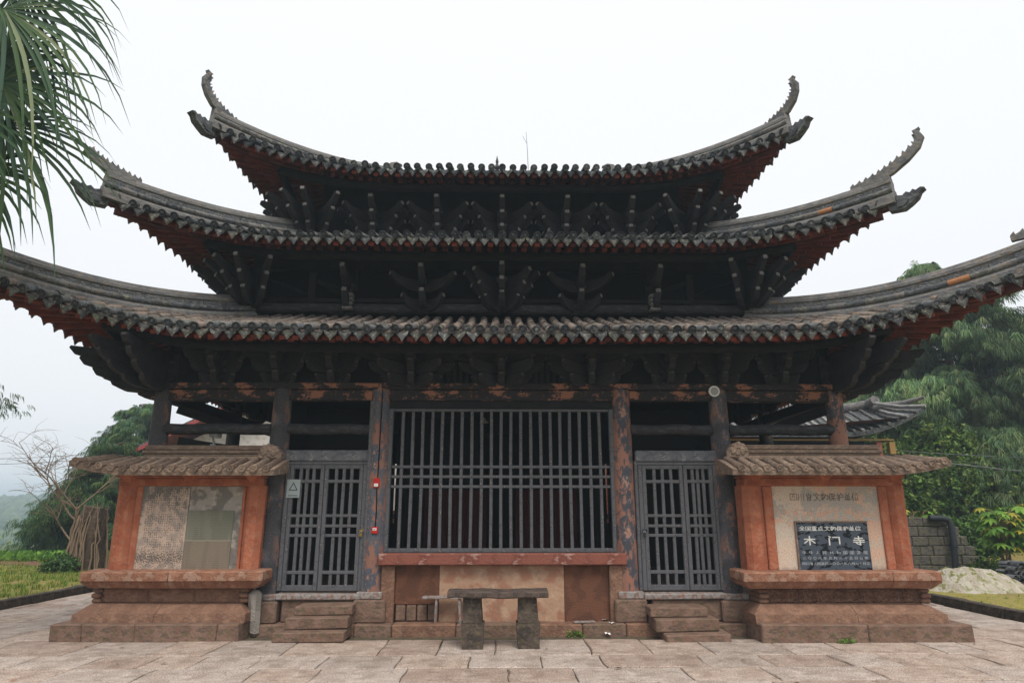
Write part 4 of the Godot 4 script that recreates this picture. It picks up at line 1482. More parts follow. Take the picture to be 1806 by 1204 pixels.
	for i in 25:
		var u := i / 24.0
		rows[0].append(ex.call(u, 0.0) + Vector3(0, 0.03, 0))
		rows[1].append(ex.call(u, 0.5) + Vector3(0, 0.02, 0))
		rows[2].append(ex.call(minf(u, 0.93), 1.0))
	q = MB.new()
	q.grid(rows, Vector3.UP)
	var fr := [[], []]
	var un := [[], []]
	for i in 25:
		fr[0].append(rows[0][i])
		fr[1].append(rows[0][i] + Vector3(0, -0.075, -0.015))
		un[0].append(fr[1][i])
		un[1].append(Vector3(fr[1][i].x, 2.12, bz))
	q.grid(fr, Vector3(0, 0, 1))
	q.grid(un, Vector3.DOWN)
	var endp := [rows[0][24], rows[1][24], rows[2][24], Vector3(rows[2][24].x, 2.12, bz), un[0][24]]
	q.face(endp, Vector3(X.call((r0 + r1) * 0.5), 2.1, -0.3))
	var endi := [rows[0][0], rows[1][0], rows[2][0], Vector3(rows[2][0].x, 2.12, bz), un[0][0]]
	q.face(endi, Vector3(X.call((r0 + r1) * 0.5), 2.1, -0.3))
	q.face([rows[2][0], rows[2][24], Vector3(rows[2][24].x, 2.12, bz), Vector3(rows[2][0].x, 2.12, bz)], Vector3(X.call((r0 + r1) * 0.5), 2.1, -0.1))
	part("roof_slab", q.mesh(), M.cap_stone, t)
	var count := 17
	for i in count:
		var u := (i + 0.7) / (count + 0.3)
		var u2 := minf(u, 0.90)
		if u > 0.7:
			u2 = u - 0.24 * (u - 0.7)
		q = MB.new()
		var a: Vector3 = ex.call(u, 0.0) + Vector3(0, 0.045, 0.012)
		var m: Vector3 = ex.call(lerpf(u, u2, 0.55), 0.5) + Vector3(0, 0.035, 0)
		var b: Vector3 = ex.call(u2, 0.97) + Vector3(0, 0.02, 0)
		q.tube([a, a.lerp(m, 0.5) + Vector3(0, -0.006, 0), m, b], [0.047, 0.046, 0.045, 0.04], 10)
		q.lathe([Vector2(0.05, -0.02), Vector2(0.052, 0.012), Vector2(0.036, 0.014), Vector2(0.033, 0.006), Vector2(0.014, 0.007), Vector2(0.01, 0.014), Vector2(0, 0.015)], 12, Transform3D(Basis(Vector3.RIGHT, Vector3(0, 0, 1), Vector3(0, -1, 0)), a))
		q.wobble(wob, 0.004)
		part("stone_tile", q.mesh(), M.cap_stone if i % 3 else M.cap_stone_dark, t)
	var g0: float = w.ridge[0]
	var g1: float = w.ridge[1]
	for e in [[2.29, 2.345, -0.3, 0.0], [2.348, 2.375, -0.33, 0.03], [2.378, 2.43, -0.315, 0.01], [2.433, 2.5, -0.32, 0.04]]:
		part("ridge_course", bb(X.call(g0 + 0.1), X.call(g1 - e[3]), e[0], e[1], bz - 0.0 if e[2] == -0.3 else -0.5, e[2], 0.012), M.cap_stone_dark if e[0] > 2.36 else M.cap_stone, t)
	q = MB.new()
	var cx: float = X.call(g0 + 0.14)
	for i in 8:
		var av := TAU * i / 8.0
		q.box(Vector3(cx + cos(av) * 0.07, 2.42 + sin(av) * 0.045, -0.39), Vector3(0.12, 0.09, 0.3), 0.03, Basis(Vector3.BACK, av))
	q.box(Vector3(cx, 2.36, -0.4), Vector3(0.3, 0.16, 0.28), 0.04)
	q.wobble(wob, 0.05)
	part("carved_ridge_end", q.mesh(), M.cap_stone, t)
	return t


func screen_walls() -> void:
	var L := screen_wall(-1.0, 0.55, {slab = [3.13, 5.51], dado = [3.36, 5.44], base = [3.3, 5.53], cuts = [3.31, 3.6, 4.62, 5.3, 5.69], pillars = [[3.30, 3.56, 3.56, 3.6], [5.06, 5.34, 4.98, 5.07]], roof = [3.03, 5.76], ridge = [3.14, 5.1], carved = false, split = 0.52}, "stone screen wall with the weathered inscription and greenish board, left of the doors", 0.145)
	var ox := L.position.x
	part("inscription_stone", slab_uv(-5.0 - ox, -4.335 - ox, 0.824, 1.93, -0.4, -0.3), uv_panel("stele", stele_image()), L)
	part("plaster_patch", bb(-4.333 - ox, -3.6 - ox, 0.824, 1.93, -0.4, -0.31, 0.003), M.grey_plaster, L)
	part("ruled_board", slab_uv(-4.33 - ox, -3.7 - ox, 0.824, 1.6, -0.4, -0.296), uv_panel("ruled", board_image(), 0.6), L)
	var R := screen_wall(1.0, 0.75, {slab = [3.17, 5.77], dado = [3.42, 5.71], base = [3.27, 5.76], cuts = [3.27, 4.62, 5.97], pillars = [[3.34, 3.62, 3.62, 3.75], [5.36, 5.6, 5.23, 5.35]], roof = [3.06, 6.0], ridge = [3.2, 5.4], carved = true, split = 0.755}, "stone screen wall holding the dark marble plaque, right of the doors", 0.15)
	ox = R.position.x
	part("plaster_panel", slab_uv(3.74 - ox, 5.24 - ox, 0.815, 1.93, -0.42, -0.32), uv_panel("plaster", plaster_image()), R)
	var n := part("marble_plaque", slab_uv(4.045 - ox, 5.02 - ox, 0.824, 1.44, -0.32, -0.295), uv_panel("plaque", plaque_image(), 0.22), R)
	part("plaque_frame", bb(4.02 - ox, 4.043 - ox, 0.824, 1.462, -0.32, -0.287), M.cap_stone, R)
	part("plaque_frame", bb(4.045 - ox, 5.03 - ox, 1.442, 1.462, -0.32, -0.287), M.cap_stone, R)
	# rough lump of mortar between the left wall and its neighbour column
	var q := MB.new()
	q.box(Vector3(0, 0.29, 0), Vector3(0.16, 0.6, 0.16), 0.05)
	q.wobble(wob, 0.05)
	tag(part("mortar_stub", q.mesh(), M.concrete, self, Transform3D(Basis(), Vector3(-3.27, 0, 0.28))), "rough grey mortar stub beside the right end of the inscription wall", "post")


# ---------------------------------------------------------------- steps, bench and small things
func small_things() -> void:
	for s in [-1, 1]:
		var t := thing("stone_steps", "three worn stone steps below the %s barred door" % ("left" if s < 0 else "right"), "steps", Vector3(-2.35 if s < 0 else 2.42, 0, 0.3), 0, "stone steps in front of the barred doors")
		var d := [[-0.06, 0.90, 0.0, 0.125, 0.42], [-0.01, 0.80, 0.125, 0.265, 0.25], [0.03, 0.74, 0.265, 0.39, 0.08]]
		if s > 0:
			d = [[0.09, 0.83, -0.02, 0.085, 0.42], [0.0, 0.82, 0.085, 0.235, 0.25], [-0.07, 0.76, 0.235, 0.362, 0.1]]
		for e in d:
			var q := MB.new()
			q.box(Vector3(e[0], (e[2] + e[3]) * 0.5, e[4] * 0.5 - 0.05), Vector3(e[1], e[3] - e[2] - 0.003, e[4] + 0.3), 0.012)
			q.wobble(wob, 0.022)
			part("step", q.mesh(), M.plinth_stone, t)
	var b := thing("stone_bench", "rough grey stone slab bench on two legs before the window", "bench", Vector3(0, 0, 1.1))
	var q := MB.new()
	var sec := [Vector2(-0.19, 0.572), Vector2(0.175, 0.575), Vector2(0.19, 0.59), Vector2(0.185, 0.634), Vector2(0.16, 0.648), Vector2(-0.17, 0.65), Vector2(-0.19, 0.635)]
	var fr := []
	for i in 13:
		var x := -0.645 + 1.225 * i / 12.0
		fr.append(Transform3D(Basis(Vector3(0, 0, 1), Vector3.UP, Vector3(-1, 0, 0)) * Basis().scaled(Vector3(0.94 + 0.05 * sin(i * 2.3), 1.0 + 0.006 * sin(i * 1.7), 1)), Vector3(x, 0.0, 0)))
	q.sweep(sec, fr)
	q.wobble(wob, 0.012)
	part("bench_slab", q.mesh(), M.bench_top, b)
	for e in [[-0.455, -0.21], [0.215, 0.47]]:
		q = MB.new()
		var a: float = e[0]
		var c: float = e[1]
		var k := 0.02
		q.frustum([Vector3(a, -0.01, -0.14), Vector3(c, -0.01, -0.14), Vector3(c, -0.01, 0.13), Vector3(a, -0.01, 0.13)], [Vector3(a - k, 0.28, -0.13), Vector3(c + 0.01, 0.28, -0.13), Vector3(c + 0.01, 0.28, 0.12), Vector3(a - k, 0.28, 0.12)])
		q.frustum([Vector3(a, 0.284, -0.125), Vector3(c - 0.01, 0.284, -0.125), Vector3(c - 0.01, 0.284, 0.11), Vector3(a, 0.284, 0.11)], [Vector3(a, 0.575, -0.12), Vector3(c - 0.03, 0.575, -0.12), Vector3(c - 0.03, 0.575, 0.1), Vector3(a, 0.575, 0.1)])
		q.wobble(wob, 0.012)
		part("bench_leg", q.mesh(), M.dark_stone, b)
	var st := thing("wooden_stool", "low narrow plank stool standing behind the stone bench", "stool", Vector3(-0.75, 0.13, 0.2))
	part("seat_plank", bx(Vector3(0, 0.33, 0), Vector3(0.62, 0.03, 0.16), 0.006), M.timber_pale, st)
	for e in [[-0.12, 0.05], [0.2, 0.05], [-0.12, -0.05], [0.2, -0.05]]:
		part("stool_leg", bx(Vector3(e[0], 0.157, e[1]), Vector3(0.032, 0.314, 0.028), 0.004, Basis(Vector3.BACK, e[0] * 0.25)), M.timber_pale, st)
	# alarm sounder, call point, conduit
	var al := thing("fire_alarm", "red alarm sounder box on the column beside the left door, upper of two", "alarm", Vector3(-1.77, 1.98, 0.145))
	part("alarm_case", bx(Vector3.ZERO, Vector3(0.085, 0.135, 0.05), 0.01), M.alarm_red, al)
	part("alarm_lamp", bx(Vector3(0, -0.03, 0.028), Vector3(0.06, 0.045, 0.014), 0.005), M.white_plastic, al)
	q = MB.new()
	q.lathe([Vector2(0.02, 0), Vector2(0.018, 0.006), Vector2(0.012, 0.006), Vector2(0.01, 0.001), Vector2(0, 0.001)], 12, Transform3D(Basis(Vector3.RIGHT, Vector3(0, 0, 1), Vector3(0, -1, 0)), Vector3(0, 0.032, 0.026)))
	part("sounder_grille", q.mesh(), M.alarm_red, al)
	var cp := thing("call_point", "small red and white fire call point, lower of the two red boxes", "alarm", Vector3(-1.76, 1.335, 0.15))
	part("call_case", bx(Vector3.ZERO, Vector3(0.09, 0.09, 0.045), 0.008), M.alarm_red, cp)
	part("call_glass", bx(Vector3(0, 0.012, 0.024), Vector3(0.055, 0.032, 0.008), 0.003), M.white_plastic, cp)
	part("call_symbol", bx(Vector3(0, 0.014, 0.03), Vector3(0.03, 0.006, 0.003)), M.black, cp)
	q = MB.new()
	q.tube([Vector3(-1.745, 3.33, 0.15), Vector3(-1.75, 2.6, 0.15), Vector3(-1.755, 2.05, 0.152)], [0.009], 6)
	q.tube([Vector3(-1.76, 1.91, 0.152), Vector3(-1.75, 1.6, 0.152), Vector3(-1.755, 1.38, 0.152)], [0.009], 6)
	tag(part("cable_conduit", q.mesh(), M.black, self), "thin black cable conduit running down the column to the alarm boxes", "cable")
	# notice plate on the left door
	var sg := thing("notice_plate", "grey metal notice plate with a triangle, hung on the left door", "sign", Vector3(-2.965, 1.905, 0.062))
	part("plate", bx(Vector3.ZERO, Vector3(0.19, 0.255, 0.006), 0.002), M.metal_sign, sg)
	q = MB.new()
	var tri := [Vector2(-0.055, -0.02), Vector2(0.055, -0.02), Vector2(0, 0.078)]
	for i in 3:
		var u: Vector2 = tri[i]
		var w: Vector2 = tri[(i + 1) % 3]
		var d := w - u
		q.box(Vector3((u.x + w.x) * 0.5, (u.y + w.y) * 0.5, 0.005), Vector3(d.length() + 0.01, 0.009, 0.003), 0.0, Basis(Vector3.BACK, d.angle()))
	part("triangle_mark", q.mesh(), M.black, sg)
	var tm := TextMesh.new()
	for i in 12:
		part("text_mark", bx(Vector3(-0.06 + i * 0.011, -0.098, 0.0045), Vector3(0.008, 0.011, 0.002)), M.black, sg)
	for i in 3:
		part("text_mark", bx(Vector3(-0.04 + i * 0.014, -0.058, 0.0045), Vector3(0.01, 0.013, 0.002)), M.grey_plastic, sg)
	# loudspeaker
	q = MB.new()
	var fx := Transform3D(Basis(Vector3.RIGHT, Vector3(0, -0.12, 1).normalized(), Vector3(0, -1, -0.12).normalized()), Vector3(3.15, 3.31, 0.16))
	var sp := thing("loudspeaker", "round pale loudspeaker at the top of the right door column", "loudspeaker", Vector3(3.15, 3.31, 0.16))
	fx.origin = Vector3.ZERO
	q.lathe([Vector2(0.0, -0.05), Vector2(0.075, -0.05), Vector2(0.082, 0.0), Vector2(0.08, 0.016), Vector2(0.062, 0.02), Vector2(0.056, 0.01)], 24, fx)
	part("speaker_rim", q.mesh(), M.white_plastic, sp)
	q = MB.new()
	q.lathe([Vector2(0.058, 0.008), Vector2(0.04, 0.018), Vector2(0.0, 0.024)], 24, fx)
	part("speaker_grille", q.mesh(), M.grey_plastic, sp)
	# padlocks
	for e in [[-1.965, 1.3, "brass padlock and hasp on the right edge of the left barred door"], [2.03, 1.3, "dark padlock on the left edge of the right barred door"]]:
		var pl := thing("padlock", e[2], "padlock", Vector3(e[0], e[1], 0.085))
		part("lock_body", bx(Vector3(0, -0.03, 0), Vector3(0.04, 0.05, 0.02), 0.005), M.brass if e[0] < 0 else M.pipe, pl)
		q = MB.new()
		var arc := []
		for i in 9:
			arc.append(Vector3(cos(PI * i / 8) * 0.015, sin(PI * i / 8) * 0.022, 0))
		q.tube(arc, [0.005], 6)
		part("shackle", q.mesh(), M.grey_plastic, pl)
		part("hasp", bx(Vector3(0.01, 0.03, -0.012), Vector3(0.07, 0.03, 0.008), 0.002), M.brass if e[0] < 0 else M.pipe, pl)
	# pendant lamp inside the window
	var la := thing("pendant_lamp", "small white lamp hanging inside behind the window bars", "lamp", Vector3(-0.29, 3.05, -1.5))
	q = MB.new()
	q.lathe([Vector2(0.02, 0.08), Vector2(0.03, 0.05), Vector2(0.075, 0.0), Vector2(0.07, 0.0), Vector2(0.0, 0.02)], 14)
	part("lamp_shade", q.mesh(), M.white_plastic, la)
	part("lamp_cord", bx(Vector3(0, 0.27, 0), Vector3(0.008, 0.4, 0.008)), M.black, la)
	# camera in the left open bay
	var cm := thing("security_camera", "small grey camera under the rail of the left open bay", "camera", Vector3(-4.22, 2.68, -0.12))
	part("camera_body", bx(Vector3(0, 0, 0.02), Vector3(0.1, 0.075, 0.2), 0.012, Basis(Vector3.UP, 0.9) * Basis(Vector3.RIGHT, 0.15)), M.grey_plastic, cm)
	part("camera_bracket", bx(Vector3(-0.03, -0.08, 0.0), Vector3(0.025, 0.14, 0.025), 0.003, Basis(Vector3.BACK, 0.3)), M.grey_plastic, cm)
	part("junction_box", bx(Vector3(-0.03, -0.17, 0.0), Vector3(0.07, 0.08, 0.05), 0.005), M.metal_sign, cm)
	# sloping boards and dark sheets seen in the open side bays
	tag(part("leaning_plank", bx(Vector3.ZERO, Vector3(1.05, 0.14, 0.05), 0.006, Basis(Vector3.BACK, -0.31)), M.eave_wood, self, Transform3D(Basis(), Vector3(-4.56, 2.98, -0.6))), "dark plank slanting across the left open bay above the rail", "plank")
	tag(part("leaning_plank", bx(Vector3.ZERO, Vector3(1.05, 0.15, 0.05), 0.006, Basis(Vector3.BACK, 0.33)), M.eave_wood, self, Transform3D(Basis(), Vector3(4.68, 2.98, -0.6))), "dark plank slanting across the right open bay above the rail", "plank")
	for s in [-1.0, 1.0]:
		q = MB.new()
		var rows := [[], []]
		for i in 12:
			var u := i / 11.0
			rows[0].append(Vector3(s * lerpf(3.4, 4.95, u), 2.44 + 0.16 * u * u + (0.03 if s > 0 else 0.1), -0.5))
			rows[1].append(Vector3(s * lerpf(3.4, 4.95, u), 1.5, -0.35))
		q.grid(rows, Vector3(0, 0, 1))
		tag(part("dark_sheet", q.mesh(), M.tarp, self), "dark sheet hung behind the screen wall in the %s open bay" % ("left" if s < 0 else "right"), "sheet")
	# scraps of paper on the ledge
	var spots := [[1.5, 0.28, 0.13, "crumpled white paper scrap on the ledge nearest the apron post"], [1.44, 0.05, 0.145, "flat white paper scrap against the foot of the right apron panel"], [1.43, 0.36, 0.01, "small upright white scrap below the ledge edge"]]
	for e in spots:
		q = MB.new()
		var rows := []
		for i in 4:
			var row := []
			for j in 4:
				row.append(Vector3((j - 1.5) * 0.028, rnd(0.0, 0.03), (i - 1.5) * 0.022))
			rows.append(row)
		q.grid(rows, Vector3.UP)
		tag(part("paper_scrap", q.mesh(), M.paper, self, Transform3D(Basis(Vector3.UP, rnd(0, 3)), Vector3(e[0], e[2], e[1]))), e[3], "litter")
	tag(part("loose_board", bx(Vector3.ZERO, Vector3(0.3, 0.02, 0.09), 0.004, Basis(Vector3.UP, 0.1)), M.timber_pale, self, Transform3D(Basis(), Vector3(1.13, 0.145, 0.2))), "short loose board lying on the ledge under the right apron panel", "board")
	# rod on the upper roof
	q = MB.new()
	q.tube([Vector3(0.6, 8.9, -3.9), Vector3(0.58, 9.6, -3.9), Vector3(0.55, 10.1, -3.9)], [0.008, 0.006, 0.004], 5)
	q.tube([Vector3(0.57, 9.8, -3.9), Vector3(0.47, 10.0, -3.9)], [0.004], 5)
	tag(part("antenna_rod", q.mesh(), M.wire, self), "thin bent rod rising above the middle of the top roof", "antenna")


# ---------------------------------------------------------------- ground
func paving() -> void:
	var base := part("pavement", bb(-8.35, 7.75, -0.2, -0.022, -14.0, 6.0), M.joint, self)
	tag(base, "worn pinkish stone slabs paving the court before the hall", "pavement", "", "structure")
	var mats := [M.pave, M.pave, M.pave_warm, M.pave_grey, M.pave_deep]
	var zs := [4.6, 3.9, 3.3, 2.78, 2.18, 1.56, 0.62]
	var add := func(x0: float, x1: float, z0: float, z1: float) -> void:
		var q := MB.new()
		var g := 0.007
		var lo := []
		var hi := []
		var c := [Vector2(x0 + g, z0 + g), Vector2(x1 - g, z0 + g), Vector2(x1 - g, z1 - g), Vector2(x0 + g, z1 - g)]
		var y := rnd(-0.006, 0.004)
		var ring := []
		for i in 4:
			var p: Vector2 = c[i]
			var nx: Vector2 = c[(i + 1) % 4]
			for j in 3:
				var u := j / 3.0
				var v := p.lerp(nx, u)
				v += Vector2(wob.get_noise_2d(v.x * 3.0 + 40, v.y * 3.0), wob.get_noise_2d(v.x * 3.0, v.y * 3.0 + 90)) * 0.03
				ring.append(v)
		for v in ring:
			lo.append(Vector3(v.x, -0.05, v.y))
			hi.append(Vector3(v.x, y - 0.008, v.y))
		q.frustum(lo, hi)
		var mid := Vector2((x0 + x1) * 0.5, (z0 + z1) * 0.5)
		var top := []
		for v in ring:
			var d: Vector2 = (mid - v).normalized() * 0.011
			top.append(Vector3(v.x + d.x, y, v.y + d.y))
		q.frustum(hi, top)
		part("paving_stone", q.mesh(), mats[rg.randi() % mats.size()], base)
	for r in zs.size() - 1:
		var x := -8.3 + rnd(0, 0.3)
		while x < 7.6:
			var w := rnd(0.5, 1.15)
			add.call(x, minf(x + w, 7.72), zs[r + 1], zs[r])
			x += w
	for s in [-1.0, 1.0]:
		var z := 0.6
		while z > -12.5:
			var dz := rnd(0.55, 0.85)
			var x: float = 5.4 if z > -0.3 else 5.2
			var far: float = 7.72 if s > 0 else 8.3
			while x < far - 0.1:
				var w := minf(rnd(0.6, 1.1), far - x)
				if s > 0:
					add.call(x, x + w, z - dz, z)
				else:
					add.call(-x - w, -x, z - dz, z)
				x += w
			z -= dz
	# kerbs
	for s in [-1, 1]:
		var k := thing("kerb", "mossy dark stone kerb along the %s edge of the paved court" % ("left" if s < 0 else "right"), "kerb", Vector3(-8.42 if s < 0 else 7.84, 0, 0))
		var z := 4.0
		while z > -13.0:
			var len := rnd(0.8, 1.3)
			var q := MB.new()
			q.box(Vector3(rnd(-0.012, 0.012), 0.02, z - len * 0.5), Vector3(0.15, 0.24 + rnd(-0.012, 0.012), len - 0.01), 0.015)
			q.wobble(wob, 0.03)
			part("kerb_stone", q.mesh(), M.dark_stone, k)
			z -= len


const HILL := 9.0


func height(x: float, z: float) -> float:
	var y := 0.08 + 0.05 * wob.get_noise_2d(x * 0.25, z * 0.25)
	if x > -8.4 and x < 7.8 and z < 5.9:
		return -0.08
	var d := Vector2(x, z).length()
	if x < -10.0 and z < 8.0:
		var e := smoothstep(17.5, 34.0, Vector2(x + 4.0, z).length())
		y -= e * 3.0 + smoothstep(30.0, 110.0, d) * 9.0
	if x > 9.0:
		y += smoothstep(10.0, 16.0, x) * 0.9
	y += smoothstep(170.0, 420.0, d) * (HILL + 7.0 * wob.get_noise_2d(x * 0.006, z * 0.006) + 5.0 * sin(atan2(x, -z) * 9.0))
	y += 1.5 * wob.get_noise_2d(x * 0.02, z * 0.02) * smoothstep(30.0, 80.0, d)
	return y


var gx := []
var gz := []
var grow := []


# height of the ground sheet itself, between its points
func sheet(x: float, z: float) -> float:
	var i := 0
	while i < gx.size() - 2 and gx[i + 1] < x:
		i += 1
	var j := 0
	while j < gz.size() - 2 and gz[j + 1] > z:
		j += 1
	var u: float = (x - gx[i]) / (gx[i + 1] - gx[i])
	var v: float = (z - gz[j]) / (gz[j + 1] - gz[j])
	return lerpf(lerpf(grow[j][i].y, grow[j][i + 1].y, u), lerpf(grow[j + 1][i].y, grow[j + 1][i + 1].y, u), v)


func ground() -> void:
	var xs := [-1500.0, -1000.0, -700.0, -520.0, -440.0, -380.0, -330.0, -280.0, -240.0, -200.0, -170.0, -140.0, -115.0, -95.0, -78.0, -64.0, -52.0, -44.0, -38.0, -34.0, -30.0, -27.0, -24.0, -22.0, -20.0, -18.0, -16.0, -14.5, -13.0, -11.5, -10.0, -9.0, -8.44, -8.39, -4.0, 0.0, 4.0, 7.79, 7.84, 8.6, 9.4, 10.4, 12.0, 14.0, 17.0, 21.0, 28.0, 40.0, 60.0, 90.0, 140.0, 220.0, 330.0, 450.0, 700.0, 1500.0]
	var zs := [1500.0, 700.0, 300.0, 120.0, 50.0, 20.0, 10.0, 6.0, 5.8, 3.0, 0.0, -1.5, -3.0, -4.5, -6.0, -7.5, -9.0, -10.5, -12.0, -13.5, -15.0, -17.0, -19.0, -22.0, -26.0, -31.0, -37.0, -45.0, -56.0, -70.0, -88.0, -110.0, -140.0, -175.0, -215.0, -260.0, -310.0, -360.0, -420.0, -500.0, -650.0, -900.0, -1500.0]
	var rows := []
	for z in zs:
		var row := []
		for x in xs:
			row.append(Vector3(x, height(x, z), z))
		rows.append(row)
	gx = xs
	gz = zs
	grow = rows
	var q := MB.new()
	q.grid(rows, Vector3.UP)
	tag(part("ground", q.mesh(), M.soil, self), "grassy earth beside the court falling away to a hazy valley", "ground", "", "structure")


func leaf_cluster(count: int, size: float, slim: float, droop: float, sd: int) -> ArrayMesh:
	var q := MB.new()
	rg.seed = sd
	for i in count:
		var d := Vector3(rnd(-1, 1), rnd(-1, 1), rnd(-1, 1)).normalized()
		d.y -= droop
		d = d.normalized()
		var o := Vector3(rnd(-1, 1), rnd(-1, 1), rnd(-1, 1)) * size * 0.9
		var s := d.cross(Vector3(rnd(-1, 1), rnd(-1, 1), rnd(-1, 1))).normalized() * size * slim
		var l := size * rnd(0.7, 1.3)
		var nn := s.cross(d).normalized()
		var a := q.vert(o, nn)
		var b := q.vert(o + d * l * 0.5 + s, nn)
		var c := q.vert(o + d * l, nn)
		var e := q.vert(o + d * l * 0.5 - s, nn)
		q.tri_i(a, b, c)
		q.tri_i(a, c, e)
	return q.mesh()


# hanging conifer spray: a drooping stem with short thin side leaves
func spray_mesh(len: float, count: int, sd: int) -> ArrayMesh:
	var q := MB.new()
	rg.seed = sd
	for i in count:
		var u := (i + 0.3) / count
		var o := Vector3(rnd(-0.05, 0.05), -0.35 * len * u * u, len * u * (1.0 - 0.25 * u))
		for s in [-1.0, 1.0]:
			var d := Vector3(s * rnd(0.05, 0.5), -rnd(0.8, 1.4), rnd(0.0, 0.5)).normalized()
			var l := len * rnd(0.4, 0.85) * (1.1 - 0.5 * u)
			var w := d.cross(Vector3(rnd(-0.7, 0.7), rnd(-0.2, 0.2), rnd(-1, 1)).normalized()).normalized() * len * 0.03
			var nn := (w.cross(d).normalized() + Vector3(0, 0.5, 0.4)).normalized()
			var a := q.vert(o - w * 0.5, nn)
			var b := q.vert(o + w, nn)
			var c := q.vert(o + d * l * 0.7 + w * 0.9, nn)
			var e := q.vert(o + d * l, nn)
			q.tri_i(a, b, c)
			q.tri_i(a, c, e)
	return q.mesh()


func facing(dir: Vector3, roll: float, s: float, at: Vector3) -> Transform3D:
	var z := dir.normalized()
	var x := Vector3.UP.cross(z)
	x = x.normalized() if x.length() > 0.01 else Vector3.RIGHT
	return Transform3D(Basis(x, z.cross(x), z) * Basis(Vector3.BACK, roll) * Basis().scaled(Vector3.ONE * s), at)


# tall conifer with drooping branches
func conifer(called: String, label: String, at: Vector3, tall: float, wide: float, limbs: int, per: int, sd: int, hue: Array, spray: ArrayMesh, scale := 1.0, low := 0.1, group := "") -> Node3D:
	var t := thing(called, label, "tree", at, 0.0, group)
	rg.seed = sd
	var q := MB.new()
	var path := []
	var rad := []
	for i in 9:
		var u := i / 8.0
		path.append(Vector3(0.25 * sin(u * 3.0 + sd), tall * u, 0.2 * sin(u * 4.0 + sd * 2)))
		rad.append(wide * 0.07 * (1.05 - u))
	q.tube(path, rad, 9)
	part("trunk", q.mesh(), M.bark, t)
	var xs := []
	var cols := []
	q = MB.new()
	for i in limbs:
		var u := low + (1.0 - low) * (i + rnd(0, 1)) / limbs
		var base: Vector3 = path[int(u * 8 * 0.999)].lerp(path[mini(8, int(u * 8 * 0.999) + 1)], fmod(u * 8 * 0.999, 1.0))
		var w := rnd(0, TAU)
		var prof := minf(pow(1.03 - u, 0.62) * 1.08, 0.95) * (0.8 if u < 0.2 else 1.0)
		var len := wide * prof * rnd(0.55, 1.12) + 0.25
		var d := Vector3(cos(w), rnd(0.1, 0.5), sin(w))
		var pts := []
		for j in 6:
			var e := j / 5.0
			pts.append(base + d * len * e + Vector3(0, -len * 0.38 * e * e, 0))
		q.tube(pts, [0.03 * wide * 0.3 + 0.012, 0.03 * wide * 0.25 + 0.01, 0.02, 0.015, 0.01, 0.006], 4, false)
		var shade := rnd(0.55, 1.4)
		for j in int(per * (0.4 + len / wide)):
			var e := sqrt(rnd(0.04, 1.0))
			var k := mini(4, int(e * 5))
			var p: Vector3 = pts[k].lerp(pts[k + 1], e * 5 - k)
			p += Vector3(rnd(-1, 1), rnd(-0.7, 0.5), rnd(-1, 1)) * 0.24 * len * (0.4 + e * 0.6)
			var o := Vector3(d.x + rnd(-0.9, 0.9), rnd(-0.35, 0.3), d.z + rnd(-0.9, 0.9))
			xs.append(facing(o, rnd(-0.5, 0.5), rnd(0.7, 1.35) * scale, p))
			var c: Color = hue[rg.randi() % hue.size()]
			var m := shade * rnd(0.75, 1.25)
			cols.append(Color(c.r * m, c.g * m, c.b * m) * 1.6)
	part("limbs", q.mesh(), M.bark, t)
	multi("crown", spray, M.needle, xs, t, cols)
	return t


# broad leaves over a lumpy volume
func bush(called: String, label: String, category: String, at: Vector3, lumps: Array, count: int, sd: int, hue: Array, leaf: ArrayMesh, group := "") -> Node3D:
	var t := thing(called, label, category, at, 0.0, group)
	rg.seed = sd
	var xs := []
	var cols := []
	var q := MB.new()
	var total := 0.0
	for l in lumps:
		total += l[1] * l[1]
	for l in lumps:
		var c: Vector3 = l[0]
		var r: float = l[1]
		q.tube([Vector3(c.x * 0.2, -0.1, c.z * 0.2), c * 0.6, c], [0.04, 0.025, 0.01], 5, false)
		for i in int(count * r * r / total):
			var d := Vector3(rnd(-1, 1), rnd(-1, 1), rnd(-1, 1)).normalized()
			var k := 1.0 + 0.35 * wob.get_noise_3dv((c + d * r) * 2.5)
			var p := c + d * r * k * pow(rnd(0.1, 1.0), 0.3) * Vector3(1, 0.9, 1).length() / 1.68
			if p.y < -0.05:
				continue
			xs.append(facing(d + Vector3(rnd(-0.7, 0.7), rnd(-0.4, 0.9), rnd(-0.7, 0.7)), rnd(0, 6), rnd(0.65, 1.3), p))
			var h: Color = hue[rg.randi() % hue.size()]
			var m := rnd(0.7, 1.3)
			cols.append(Color(h.r * m, h.g * m, h.b * m))
	part("stems", q.mesh(), M.bark, t)
	multi("foliage", leaf, M.leaf, xs, t, cols)
	return t


